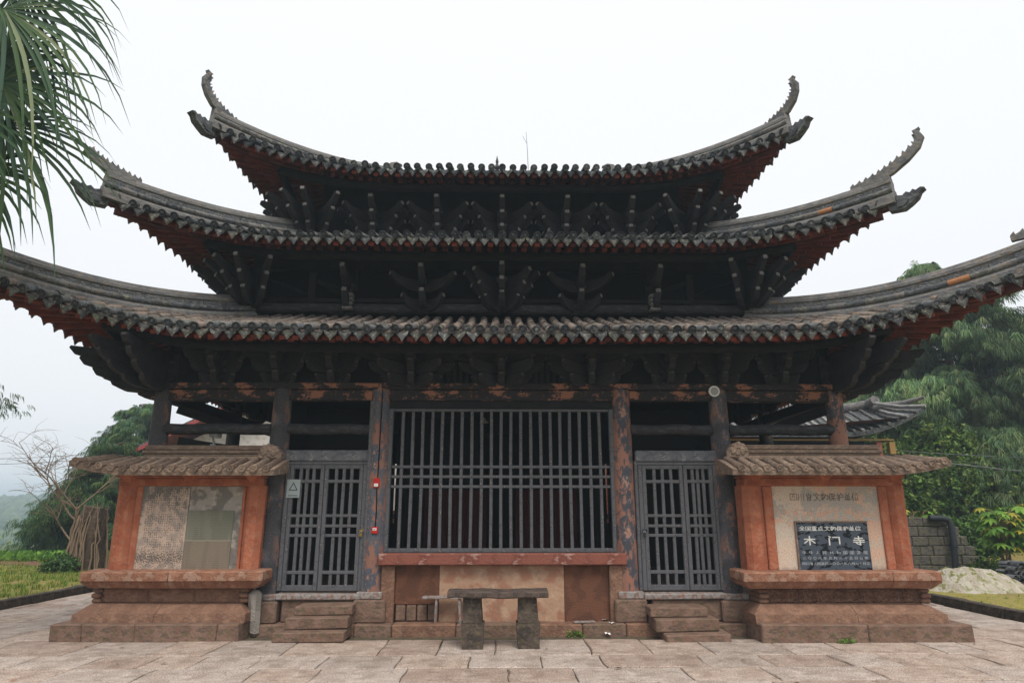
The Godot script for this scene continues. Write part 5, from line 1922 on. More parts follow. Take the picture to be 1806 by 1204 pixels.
# ---------------------------------------------------------------- planting
func palm() -> void:
	var at := Vector3(-6.75, 0, 3.1)
	var t := thing("palm_tree", "fan palm with drooping green fronds reaching in at the upper left", "palm", at)
	var q := MB.new()
	q.tube([Vector3.ZERO, Vector3(0.05, 3.0, 0), Vector3(0.0, 6.9, 0)], [0.14, 0.12, 0.11], 10)
	part("trunk", q.mesh(), M.bark, t)
	# hub of each fan, direction it points to, roll, blade length
	var fans := [
		[Vector3(-5.85, 7.75, 3.0), Vector3(1.0, -0.2, 0.1), 0.35, 1.75], [Vector3(-5.75, 7.2, 3.25), Vector3(0.8, -0.75, -0.1), -0.2, 1.6], [Vector3(-6.05, 6.85, 2.8), Vector3(0.95, -0.55, 0.2), 0.3, 1.3],
		[Vector3(-5.75, 6.35, 3.1), Vector3(0.75, -0.75, 0.1), 0.1, 1.5], [Vector3(-5.8, 5.95, 2.9), Vector3(0.6, -0.85, 0.15), -0.3, 1.5], [Vector3(-6.05, 5.75, 3.35), Vector3(0.2, -1.0, 0.0), 0.2, 1.3],
		[Vector3(-5.95, 5.25, 3.0), Vector3(0.42, -0.9, 0.1), 0.1, 1.15], [Vector3(-6.5, 7.6, 3.2), Vector3(0.3, -0.9, 0.3), 0.2, 1.3], [Vector3(-6.3, 8.1, 3.0), Vector3(0.8, 0.35, 0.1), 0.1, 1.2], [Vector3(-7.6, 7.2, 3.1), Vector3(-0.9, -0.3, 0.2), 0.1, 1.3], [Vector3(-6.9, 7.3, 2.2), Vector3(0.1, -0.5, -0.9), 0.1, 1.3],
	]
	rg.seed = 909
	for f in fans:
		var hub: Vector3 = f[0] - at
		var fw: Vector3 = f[1].normalized()
		var side := fw.cross(Vector3(0.1, 0.25, 1).normalized()).normalized()
		side = side.rotated(fw, f[2])
		var up := side.cross(fw)
		q = MB.new()
		q.tinted = true
		var crown := Vector3(-0.02, 6.85, 0)
		q.tint = Color(0.06, 0.10, 0.03)
		q.tube([crown, crown.lerp(hub, 0.5) + Vector3(0, 0.12, 0), hub], [0.016, 0.012, 0.01], 5, false)
		var nb := 34
		for i in nb:
			var a := lerpf(-2.0, 2.0, (i + rnd(-0.25, 0.25)) / (nb - 1.0))
			var len: float = f[3] * (0.62 + 0.38 * cos(a * 0.6)) * rnd(0.86, 1.1)
			var d := (fw * cos(a) + side * sin(a) + up * rnd(-0.06, 0.06)).normalized()
			var sag := rnd(0.5, 1.25)
			var c := Color(0.055, 0.105, 0.03).lerp(Color(0.035, 0.075, 0.05), rg.randf())
			if rg.randf() < 0.06:
				c = Color(0.20, 0.24, 0.13)
			c = c * rnd(0.7, 1.25)
			q.tint = Color(c.r, c.g, c.b)
			var left := []
			var mid := []
			var right := []
			var fold := rnd(0.15, 0.4)
			for j in 8:
				var e := j / 7.0
				var p := hub + d * len * e * (1.0 - 0.12 * sag * e * e) + Vector3(0, -len * sag * 0.55 * e * e * e, 0)
				var w := 0.025 * minf(1.0, 0.25 + e * 2.4) * (1.0 - pow(e, 3.0)) + 0.001
				var sd := d.cross(up).normalized()
				var un := sd.cross(d)
				left.append(p + sd * w + un * w * fold)
				mid.append(p)
				right.append(p - sd * w + un * w * fold)
			q.grid([left, mid, right], up)
		part("fan_frond", q.mesh(), M.leaf, t)


func castor(at: Vector3, stems: int, tall: float, leaves: int, sd: int, label: String) -> void:
	var t := thing("castor_plant", label, "plant", at)
	rg.seed = sd
	for k in 3:
		if proto.has("lobed%d" % k):
			continue
		var q := MB.new()
		q.tinted = true
		q.tint = [Color(0.16, 0.30, 0.04), Color(0.10, 0.22, 0.035), Color(0.34, 0.30, 0.04)][k]
		for i in 7:
			var a := lerpf(-2.2, 2.2, i / 6.0)
			var d := Vector3(sin(a), 0, cos(a))
			var s := Vector3(cos(a), 0, -sin(a))
			var l := 0.30 * (0.65 + 0.35 * cos(a * 0.7))
			var rows := [[], [], []]
			for j in 6:
				var e := j / 5.0
				var w := 0.048 * sin(PI * minf(0.12 + e * 0.88, 1.0)) + 0.001
				var p := d * l * e + Vector3(0, -0.14 * l * e * e * 3.0, 0)
				rows[0].append(p + s * w + Vector3(0, 0.01, 0))
				rows[1].append(p)
				rows[2].append(p - s * w + Vector3(0, 0.01, 0))
			q.grid(rows, Vector3.UP)
		proto["lobed%d" % k] = q.mesh()
	for i in stems:
		var d := Vector3(rnd(-0.5, 0.5), 1, rnd(-0.4, 0.4)).normalized()
		var q := MB.new()
		var pts := [Vector3(rnd(-0.1, 0.1), -0.1, rnd(-0.1, 0.1))]
		for j in 4:
			pts.append(pts[-1] + (d + Vector3(rnd(-0.15, 0.15), 0, rnd(-0.15, 0.15))) * tall * 0.23)
		q.tube(pts, [0.022, 0.018, 0.014, 0.01, 0.007], 6, false)
		var tips := []
		for j in leaves:
			var e := rnd(1.4, 3.999)
			var p: Vector3 = pts[int(e)].lerp(pts[int(e) + 1], fmod(e, 1.0))
			var a := rnd(0, TAU)
			var o := p + Vector3(cos(a) * rnd(0.15, 0.38), rnd(0.02, 0.22), sin(a) * rnd(0.15, 0.38))
			q.tube([p, p.lerp(o, 0.5) + Vector3(0, 0.03, 0), o], [0.006], 4, false)
			tips.append([o, a])
		part("stem", q.mesh(), M.twig, t)
		for e in tips:
			var out := Vector3(cos(e[1]), -0.25, sin(e[1]))
			part("leaf", proto["lobed%d" % [0, 0, 0, 1, 1, 2][rg.randi() % 6]], M.leaf, t, facing(out, rnd(-0.4, 0.4), rnd(0.5, 0.95), e[0]))


func bare_tree(at: Vector3, tall: float, sd: int) -> void:
	var t := thing("bare_tree", "leafless pale tree with arching twigs before the dark conifer", "tree", at)
	rg.seed = sd
	var q := MB.new()
	var grow := [[Vector3.ZERO, Vector3(0.02, 1, 0), tall * 0.5, 0.055, 0]]
	while grow.size():
		var g: Array = grow.pop_back()
		var pts := [g[0]]
		var d: Vector3 = g[1].normalized()
		for j in 5:
			d = (d + Vector3(rnd(-0.2, 0.2), 0.10 if g[4] < 3 else rnd(-0.3, 0.12), rnd(-0.2, 0.2))).normalized()
			pts.append(pts[-1] + d * g[2] / 5.0)
		q.tube(pts, [g[3], g[3] * 0.9, g[3] * 0.8, g[3] * 0.7, g[3] * 0.6, g[3] * 0.5], 5, false)
		if g[4] < 4:
			for j in ([5, 4, 4, 3][g[4]]):
				var p: Vector3 = pts[2 + rg.randi() % 4]
				var a := rnd(0, TAU)
				grow.append([p, d * 0.5 + Vector3(cos(a), rnd(0.1, 0.8), sin(a)), g[2] * rnd(0.55, 0.85), g[3] * 0.52, g[4] + 1])
	part("branches", q.mesh(), M.twig, t)


func stump() -> void:
	var t := thing("ivy_stump", "old stump wrapped in hanging pale roots left of the inscription wall", "stump", Vector3(-10.85, 0.1, -8.6))
	rg.seed = 333
	var q := MB.new()
	q.tube([Vector3(0, -0.1, 0), Vector3(0.02, 0.6, 0), Vector3(0.0, 1.25, 0), Vector3(0.03, 1.62, 0)], [0.42, 0.36, 0.34, 0.3], 12)
	q.wobble(wob, 0.2)
	part("stump_core", q.mesh(), M.bark, t)
	for i in 34:
		var a := rnd(0, TAU)
		q = MB.new()
		var pts := []
		for j in 6:
			var e := j / 5.0
			var r := 0.35 + 0.12 * (1.0 - e) + rnd(-0.03, 0.05)
			var b := a + e * rnd(-0.35, 0.35)
			pts.append(Vector3(cos(b) * r, e * rnd(1.2, 1.75), sin(b) * r))
		q.tube(pts, [0.028, 0.022, 0.02, 0.018, 0.015, 0.01], 5)
		part("hanging_root", q.mesh(), M.twig, t)


func planting() -> void:
	var spray := spray_mesh(0.4, 9, 11)
	var spray_small := spray_mesh(0.34, 8, 12)
	var dark := [Color(0.035, 0.075, 0.028), Color(0.05, 0.095, 0.032), Color(0.04, 0.085, 0.045), Color(0.075, 0.11, 0.035)]
	var lively := [Color(0.066, 0.118, 0.045), Color(0.08, 0.13, 0.05), Color(0.055, 0.098, 0.05), Color(0.105, 0.135, 0.06)]
	conifer("drooping_conifer", "tall drooping green conifer behind the right eaves, tallest of the trees", Vector3(15.8, 0.6, -12.6), 9.7, 3.6, 130, 105, 21, lively, spray, 1.1)
	conifer("drooping_conifer", "rounded drooping conifer cut off by the right edge of the frame", Vector3(18.4, 0.8, -13.0), 7.7, 3.4, 110, 95, 22, lively, spray, 1.1)
	conifer("drooping_conifer", "dim conifer between the hall corner and the tall drooping conifer", Vector3(15.6, 0.8, -18.5), 6.0, 3.4, 100, 80, 23, lively, spray, 1.2)
	var leaf := leaf_cluster(9, 0.1, 0.34, 0.3, 31)
	var green := [Color(0.10, 0.19, 0.035), Color(0.07, 0.14, 0.03), Color(0.15, 0.23, 0.05), Color(0.05, 0.10, 0.03), Color(0.19, 0.24, 0.06)]
	bush("creeper_thicket", "bright creeper thicket climbing the foot of the right conifers", "shrub", Vector3(13.2, 0.6, -10.6), [[Vector3(0, 1.4, 0), 1.5], [Vector3(1.4, 1.2, 0.4), 1.3], [Vector3(-1.3, 1.0, 0.2), 1.2], [Vector3(0.5, 2.7, -0.4), 1.1], [Vector3(2.7, 1.3, 0.2), 1.3], [Vector3(-1.0, 2.3, -0.4), 0.9], [Vector3(3.9, 1.0, 0.6), 1.1], [Vector3(1.9, 2.4, -0.3), 0.9]], 9000, 41, green, leaf)
	bush("low_shrub", "low shrub behind the broken block wall on the right", "shrub", Vector3(11.9, 0.4, -8.4), [[Vector3(0, 0.4, 0), 0.6], [Vector3(0.8, 0.5, 0.2), 0.6], [Vector3(1.7, 0.5, 0.3), 0.7], [Vector3(-0.8, 0.5, -0.4), 0.6]], 1900, 42, [green[1], green[3], green[0]], leaf)
	bush("weed_patch", "small green weeds sprouting at the foot of the block wall", "weed", Vector3(11.0, 0.12, -5.9), [[Vector3(0, 0.12, 0), 0.3], [Vector3(0.5, 0.15, -0.3), 0.32], [Vector3(-0.6, 0.08, 0.3), 0.22]], 420, 43, green, leaf_cluster(7, 0.06, 0.4, 0.0, 32))
	bush("grey_shrub", "greyish shrub beside the yellowing castor plant at the right edge", "shrub", Vector3(12.4, 0.3, -5.2), [[Vector3(0, 0.5, 0), 0.55], [Vector3(0.5, 0.4, 0.2), 0.5]], 900, 44, [Color(0.07, 0.10, 0.06), Color(0.10, 0.13, 0.09)], leaf)
	castor(Vector3(10.85, 0.35, -4.95), 7, 1.45, 15, 51, "leafy castor plant with lobed leaves, some yellowing, at the right edge")
	castor(Vector3(10.45, 1.0, -7.3), 2, 0.8, 7, 52, "small lobed-leaf castor plant rising behind the black drain pipe")
	# left side
	conifer("dark_conifer", "dark spreading conifer on the left beyond the grass, behind the bare tree", Vector3(-13.7, -0.4, -14.0), 4.3, 2.2, 110, 100, 61, dark, spray_small, 0.9)
	conifer("dark_conifer", "narrow conifer top rising above the left screen wall's roof corner", Vector3(-14.2, -0.4, -15.6), 4.9, 0.9, 60, 60, 62, dark, spray_small, 0.8)
	conifer("far_conifer", "paler conifer behind the red-edged roof at the left", Vector3(-16.9, -0.6, -21.0), 7.0, 2.0, 90, 80, 63, dark, spray, 0.9)
	conifer("overhanging_conifer", "conifer whose drooping branch tips hang in at the left edge of the frame", Vector3(-8.95, 0.1, 0.0), 4.4, 2.7, 30, 190, 65, dark, spray_small, 0.55, 0.72)
	bare_tree(Vector3(-11.75, 0.1, -9.6), 3.1, 71)
	stump()
	bush("climbing_vine", "dark leafy vine clump at the foot of the root-covered stump", "shrub", Vector3(-11.25, 0.1, -8.1), [[Vector3(0.1, 0.2, 0), 0.24], [Vector3(-0.15, 0.1, 0.1), 0.18], [Vector3(0.35, 0.15, 0.1), 0.2]], 360, 45, [green[3], green[1]], leaf_cluster(7, 0.07, 0.4, 0.0, 33))
	palm()
	var tiny := leaf_cluster(7, 0.035, 0.3, -0.6, 35)
	for w in [[-5.55, 0.62, "green weed tuft at the left front corner of the inscription wall's plinth"], [-5.1, 0.6, "small weed tuft along the foot of the inscription wall's plinth"], [1.0, 0.36, "single weed growing at the ledge right of the stone bench"], [4.3, 0.95, "faint weed line at the foot of the marble plaque wall"]]:
		bush("weed_tuft", w[2], "weed", Vector3(w[0], 0.0, w[1]), [[Vector3(0, 0.012, 0), 0.025], [Vector3(0.07, 0.01, 0), 0.02], [Vector3(-0.08, 0.008, 0), 0.018]], 24, 46 + int(w[0]), [green[0], green[2]], tiny)
	rg.seed = 404
	for i in 22:
		var lf := MB.new()
		var l := rnd(0.02, 0.045)
		lf.face([Vector3(-l, 0.004, 0), Vector3(0, 0.012, l * 0.5), Vector3(l, 0.006, 0), Vector3(0, 0.01, -l * 0.5)], Vector3(0, -1, 0))
		tag(part("fallen_leaf", lf.mesh(), [M.twig, M.orange_tile, M.bark][i % 3], self, Transform3D(Basis(Vector3.UP, rnd(0, 6)), Vector3(rnd(-7.5, 7.2), 0.004, rnd(0.9, 3.2)))), "small dry leaf lying on the stone paving", "leaf", "dry leaves on the paving")
	# grass and the row of leafy crop
	rg.seed = 81
	var q := MB.new()
	for i in 9:
		var a := rnd(0, TAU)
		var o := Vector3(cos(a), 0, sin(a)) * rnd(0.0, 0.07)
		var d := Vector3(cos(a) * 0.4, 1, sin(a) * 0.4).normalized() * rnd(0.05, 0.11)
		var s := Vector3(-sin(a), 0, cos(a)) * 0.006
		var b := q.vert(o - s, Vector3.UP)
		var c := q.vert(o + s, Vector3.UP)
		var e := q.vert(o + d, Vector3.UP)
		q.tri_i(b, c, e)
	var tuft := q.mesh()
	var xs := []
	var cols := []
	for i in 16000:
		var p := Vector3(rnd(-19, -8.7), 0, rnd(-15, 1.0))
		if wob.get_noise_2d(p.x * 0.9, p.z * 0.9) < -0.12 or absf(p.z + 10.4 - 0.25 * (p.x + 13)) < 0.6 * rg.randf():
			continue
		p.y = sheet(p.x, p.z)
		xs.append(Transform3D(Basis(Vector3.UP, rnd(0, 6)) * Basis().scaled(Vector3.ONE * rnd(0.5, 1.3)), p))
		var h: Color = [Color(0.17, 0.24, 0.035), Color(0.12, 0.22, 0.03), Color(0.26, 0.25, 0.05)][rg.randi() % 3]
		cols.append(h)
	tag(multi("grass", tuft, M.leaf, xs, self, cols), "short yellow-green grass and moss beyond the left kerb", "grass")
	xs = []
	cols = []
	for i in 1500:
		var p := Vector3(rnd(-19, -11.2), 0, 0)
		p.z = -12.4 + rnd(-1.3, 1.1) + 0.2 * (p.x + 13)
		p.y = sheet(p.x, p.z) + 0.1
		xs.append(Transform3D(Basis(Vector3.UP, rnd(0, 6)) * Basis().scaled(Vector3.ONE * rnd(0.6, 1.2)), p))
		cols.append([Color(0.15, 0.30, 0.04), Color(0.20, 0.36, 0.06), Color(0.10, 0.24, 0.04)][rg.randi() % 3])
	tag(multi("crop_plants", leaf_cluster(8, 0.11, 0.42, -0.8, 34), M.leaf, xs, self, cols), "bright green leafy crop growing at the far edge of the left field", "crop")
	xs = []
	cols = []
	for i in 1400:
		var p := Vector3(rnd(8.0, 14.0), 0, rnd(-7.5, 1.0))
		if wob.get_noise_2d(p.x * 1.2 + 50, p.z * 1.2) < 0.02:
			continue
		p.y = sheet(p.x, p.z)
		xs.append(Transform3D(Basis(Vector3.UP, rnd(0, 6)) * Basis().scaled(Vector3.ONE * rnd(0.4, 0.9)), p))
		cols.append([Color(0.16, 0.20, 0.035), Color(0.24, 0.22, 0.05)][rg.randi() % 2])
	tag(multi("grass", tuft, M.leaf, xs, self, cols), "sparse yellow-green grass beyond the right kerb", "grass")
	# woods on the far slopes
	var crown := MB.new()
	for i in 5:
		var c := Vector3(sin(i * 2.4) * 0.55, 0.6 + 0.25 * i, cos(i * 2.4) * 0.55) * (1.0 if i < 4 else 0.4) + Vector3(0, 0.3, 0)
		crown.lathe([Vector2(0.0, -0.6), Vector2(0.55, -0.35), Vector2(0.7, 0.0), Vector2(0.5, 0.4), Vector2(0, 0.65)], 7, Transform3D(Basis(), c))
	xs = []
	cols = []
	rg.seed = 91
	for i in 26000:
		var a := rnd(-0.9, -0.4)
		var r := rnd(115.0, 430.0) if i % 3 else rnd(110.0, 200.0)
		var p := Vector3(sin(a) * r, 0, -cos(a) * r)
		if r < 170 and wob.get_noise_2d(p.x * 0.03, p.z * 0.03) < 0.12:
			continue
		p.y = sheet(p.x, p.z) - 0.8
		var s := rnd(0.9, 1.9) * (1.0 + r / 500.0)
		xs.append(Transform3D(Basis(Vector3.UP, rnd(0, 6)) * Basis().scaled(Vector3(s, s * rnd(0.9, 1.5), s)), p))
		cols.append([Color(0.04, 0.08, 0.03), Color(0.06, 0.10, 0.035), Color(0.09, 0.13, 0.04)][rg.randi() % 3])
	tag(multi("far_woods", crown.mesh(), M.needle, xs, self, cols), "hazy wooded hillside across the valley on the left", "woods")


# ---------------------------------------------------------------- surroundings on the right and behind
func surroundings() -> void:
	rg.seed = 101
	# low wall of old blocks with its stepped, broken end
	var w := thing("block_wall", "low dark wall of weathered blocks with a broken stepped end", "wall", Vector3(9.9, 0.1, -7.0))
	for r in 6:
		var x := -0.9 + (0.15 if r % 2 else 0.0)
		var end: float = [1.75, 1.6, 1.5, 1.35, 1.2, 1.0][r]
		while x < end:
			var l := minf(rnd(0.32, 0.5), end - x + 0.1)
			var q := MB.new()
			q.box(Vector3(x + l * 0.5, 0.11 + r * 0.225, rnd(-0.015, 0.015)), Vector3(l - 0.012, 0.213, 0.3), 0.015)
			q.wobble(wob, 0.03)
			part("wall_block", q.mesh(), M.block_wall, w)
			x += l
	var p := thing("drain_pipe", "black drain pipe bent over the top of the block wall", "pipe", Vector3(10.75, 0.1, -6.75))
	var q := MB.new()
	q.tube([Vector3(-0.3, 1.32, -0.02), Vector3(-0.02, 1.32, 0), Vector3(0.13, 1.28, 0.02), Vector3(0.18, 1.15, 0.04), Vector3(0.13, 0.72, 0.1)], [0.075], 14)
	part("pipe_bend", q.mesh(), M.pipe, p)
	q = MB.new()
	q.tube([Vector3(0.13, 0.715, 0.1), Vector3(0.03, 0.0, 0.16)], [0.075], 14)
	part("pipe_run", q.mesh(), M.pipe, p)
	q = MB.new()
	q.tube([Vector3(0.133, 0.76, 0.095), Vector3(0.12, 0.66, 0.11)], [0.085], 14)
	part("pipe_collar", q.mesh(), M.pipe, p)
	# heap of pale cement and sand
	q = MB.new()
	var rows := []
	for i in 19:
		var row := []
		for j in 27:
			var u := j / 26.0 * 2 - 1
			var v := i / 18.0 * 2 - 1
			var k := maxf(0.0, 1.0 - u * u * (1.0 if u > 0 else 1.2) - v * v)
			row.append(Vector3(u * 1.15, pow(k, 0.8) * (0.42 + 0.12 * wob.get_noise_2d(u * 3, v * 3)) + 0.05 * wob.get_noise_2d(u * 9 + 5, v * 9) * k - 0.04, v * 0.8))
		rows.append(row)
	q.grid(rows, Vector3.UP)
	tag(part("cement_heap", q.mesh(), M.cement, self, Transform3D(Basis(Vector3.UP, 0.15), Vector3(9.4, 0.1, -4.1))), "pale mossy heap of cement and sand beyond the right kerb", "heap")
	# moss strip and bare soil
	q = MB.new()
	rows = []
	for i in 25:
		var row := []
		for j in 9:
			var x := lerpf(7.93, 9.3, j / 8.0)
			var z := lerpf(-6.5, 3.0, i / 24.0)
			row.append(Vector3(x, height(maxf(x, 7.95), z) + 0.012 + 0.02 * wob.get_noise_2d(x * 4, z * 4), z))
		rows.append(row)
	q.grid(rows, Vector3.UP)
	tag(part("moss_strip", q.mesh(), M.moss, self), "yellow-green moss on the strip beside the right kerb", "moss", "", "structure")
	# heap of stacked old roof tiles
	var t := thing("roof_tile_stack", "stack of old grey curved roof tiles on the soil at the right edge", "tile stack", Vector3(10.55, 0.1, -4.2))
	var arc := MB.new()
	rows = []
	var rows2 := []
	for z in [-0.11, 0.11]:
		var row := []
		var row2 := []
		for j in 8:
			var a := lerpf(0.25, PI - 0.25, j / 7.0)
			row.append(Vector3(cos(a) * 0.085, sin(a) * 0.085, z))
			row2.append(Vector3(cos(a) * 0.073, sin(a) * 0.073, z))
		rows.append(row)
		rows2.append(row2)
	arc.grid(rows, Vector3.UP)
	arc.grid(rows2, Vector3.DOWN)
	for e in 2:
		for j in 7:
			arc.face([rows[e][j], rows[e][j + 1], rows2[e][j + 1], rows2[e][j]], Vector3(0, 0.08, 0))
	var am := arc.mesh()
	for r in 6:
		for i in 15 - r:
			for d in 2:
				var at := Vector3(-0.5 + i * 0.078 + r * 0.05 + rnd(-0.015, 0.015), 0.02 + r * 0.082 + rnd(-0.012, 0.012), 0.24 - d * 0.28 + rnd(-0.03, 0.03))
				if rg.randf() < 0.12:
					continue
				part("old_tile", am, [M.tile_deep, M.tile_mid, M.tile][rg.randi() % 3], t, Transform3D(Basis(Vector3.UP, rnd(-0.12, 0.12)) * Basis(Vector3.BACK, (PI if rg.randf() < 0.3 else 0.0) + rnd(-0.4, 0.4)), at))
	q = MB.new()
	rows = []
	for i in 9:
		var row := []
		for j in 21:
			var u := j / 20.0 * 2 - 1
			var v := i / 8.0 * 2 - 1
			row.append(Vector3(u * 2.2, 0.2 * maxf(0.0, 1 - v * v) * maxf(0.0, 1 - u * u) + 0.04 * wob.get_noise_2d(u * 12, v * 6), v * 1.0))
		rows.append(row)
	q.grid(rows, Vector3.UP)
	tag(part("soil_bank", q.mesh(), M.bare_soil, self, Transform3D(Basis(Vector3.UP, -0.2), Vector3(11.2, 0.08, -4.2))), "bank of bare reddish soil under the stacked roof tiles", "soil", "", "structure")
	q = MB.new()
	rows = []
	for i in 9:
		var row := []
		for j in 31:
			var u := j / 30.0 * 2 - 1
			var v := i / 8.0 * 2 - 1
			row.append(Vector3(u * 4.0, 0.13 * maxf(0.0, 1 - v * v) + 0.07 * wob.get_noise_2d(u * 22, v * 5) - 0.02, v * 0.75))
		rows.append(row)
	q.grid(rows, Vector3.UP)
	tag(part("soil_bank", q.mesh(), M.bare_soil, self, Transform3D(Basis(Vector3.UP, -0.18), Vector3(-14.0, 0.02, -10.7))), "strip of dug reddish soil between the left grass and the crop", "soil", "", "structure")
	# scattered rubble, each stone a thing
	for i in 46:
		q = MB.new()
		var s := rnd(0.07, 0.2)
		q.box(Vector3.ZERO, Vector3(s * rnd(0.9, 1.6), s * rnd(0.4, 0.8), s * rnd(0.7, 1.2)), s * 0.14)
		q.wobble(wob, s * 0.5)
		var x := rnd(9.0, 12.2)
		var z := rnd(-6.4, -4.7)
		tag(part("rubble_stone", q.mesh(), M.rubble, self, Transform3D(Basis(Vector3.UP, rnd(0, 6)) * Basis(Vector3.RIGHT, rnd(-0.4, 0.4)), Vector3(x, height(x, z) + s * 0.2, z))), "broken reddish stone among the rubble below the block wall", "stone", "rubble below the block wall")
	rear_right()
	rear_left()
	# wires
	for e in [[Vector3(-30, 4.15, -25), Vector3(-17, 4.85, -25), "upper of two thin overhead wires at the left"], [Vector3(-30, 3.85, -25), Vector3(-17, 4.62, -25), "lower of two thin overhead wires at the left"], [Vector3(9.6, 3.5, -10), Vector3(22, 3.1, -8.5), "topmost overhead wire crossing the right trees"], [Vector3(9.6, 3.36, -9.5), Vector3(22, 2.3, -8.5), "thick overhead wire sloping down across the right trees"], [Vector3(9.6, 3.45, -10), Vector3(22, 2.6, -9), "middle overhead wire before the right trees"]]:
		q = MB.new()
		var pts := []
		for i in 9:
			pts.append(e[0].lerp(e[1], i / 8.0) + Vector3(0, -0.25 * sin(PI * i / 8.0), 0))
		q.tube(pts, [0.013 if not "thick" in e[2] else 0.022], 5)
		tag(part("overhead_wire", q.mesh(), M.wire, self), e[2], "wire")


func rear_right() -> void:
	var b := thing("side_building", "smaller building with a grey upswept tiled roof and yellow eave board", "building", Vector3(8.6, 0, -10.2))
	# hipped roof whose front right corner turns up
	var e := func(x: float) -> Vector3: return Vector3(x, 3.72 + 0.72 * pow(clampf((x - 1.0) / 2.4, 0, 1), 2.2), 1.3 + 0.25 * pow(clampf((x - 1.0) / 2.4, 0, 1), 2.0))
	var rows := []
	var edge := [[], []]
	for i in 31:
		var x := -4.0 + 7.4 * i / 30.0
		var lo: Vector3 = e.call(x)
		var hi := Vector3(minf(x, 2.6), 4.55 + 0.1 * maxf(0.0, x - 2.0), -0.4 + 0.9 * clampf((x - 2.0) / 1.4, 0, 1))
		rows.append([lo, lo.lerp(hi, 0.5) + Vector3(0, -0.06, 0), hi])
		edge[0].append(lo + Vector3(0, 0.01, 0))
		edge[1].append(lo + Vector3(0, -0.1, -0.02))
	var q := MB.new()
	q.grid(rows, Vector3.UP)
	q.grid(edge, Vector3(0, 0, 1))
	part("roof", q.mesh(), M.tile_mid, b)
	for i in 42:
		var x := -3.9 + 7.2 * i / 41.0
		var u := (x + 4.0) / 7.4 * 30.0
		var r: Array = rows[mini(30, int(round(u)))]
		q = MB.new()
		q.tube([r[0] + Vector3(0, 0.03, 0.03), r[1] + Vector3(0, 0.03, 0), r[2] + Vector3(0, 0.02, 0)], [0.05], 6)
		part("roof_tile_row", q.mesh(), [M.tile_light, M.tile_light, M.tile_pale][rg.randi() % 3], b)
	q = MB.new()
	var path := []
	for i in 31:
		path.append(rows[i][2] + Vector3(0, 0.12, 0))
	q.tube(path, [0.14], 8)
	q.tube([Vector3(2.6, 4.6, 0.4), Vector3(3.1, 4.62, 1.0), Vector3(3.42, 4.72, 1.55)], [0.12, 0.09, 0.04], 8)
	part("roof_ridge", q.mesh(), M.ridge_stone, b)
	part("eave_board", bb(-4.0, 2.6, 3.53, 3.58, 1.1, 1.16), M.yellow_paint, b)
	part("eave_board", bb(2.55, 2.6, 3.53, 3.58, -1.5, 1.098), M.yellow_paint, b)
	part("eave_bracket", bb(2.45, 2.62, 3.15, 3.49, 1.02, 1.18), M.yellow_paint, b)
	q = MB.new()
	q.grid([[Vector3(-4, 3.62, 1.25), Vector3(3.3, 4.2, 1.45)], [Vector3(-4, 3.62, -2), Vector3(2.6, 3.7, -2)]], Vector3.DOWN)
	part("soffit_board", q.mesh(), M.red_board, b)
	part("wall", bb(-4.0, 2.2, 0.0, 3.6, -2.2, 0.3), M.eave_wood, b)
	for x in [-3.0, -1.0, 0.9, 2.2]:
		part("post", bb(x - 0.08, x + 0.08, 0.0, 3.5, 0.95, 1.1), M.brick_red, b)
	# white upper storey
	part("upper_wall", bb(-3.2, 0.6, 4.3, 6.0, -2.2, -0.9), M.white_plaster, b)
	for x in [-2.4, -1.3, -0.2]:
		part("wall_post", bb(x - 0.06, x + 0.06, 4.3, 6.0, -0.898, -0.85), M.brick_red, b)
	part("upper_eave_board", bb(-3.4, 0.9, 5.2, 5.32, -0.84, -0.7), M.yellow_paint, b)
	q = MB.new()
	q.prism([Vector2(-3.8, 6.0), Vector2(1.3, 6.0), Vector2(0.4, 7.0), Vector2(-2.9, 7.0)], 2.2, Transform3D(Basis(), Vector3(0, 0, -2.6)))
	part("upper_roof", q.mesh(), M.tile_mid, b)


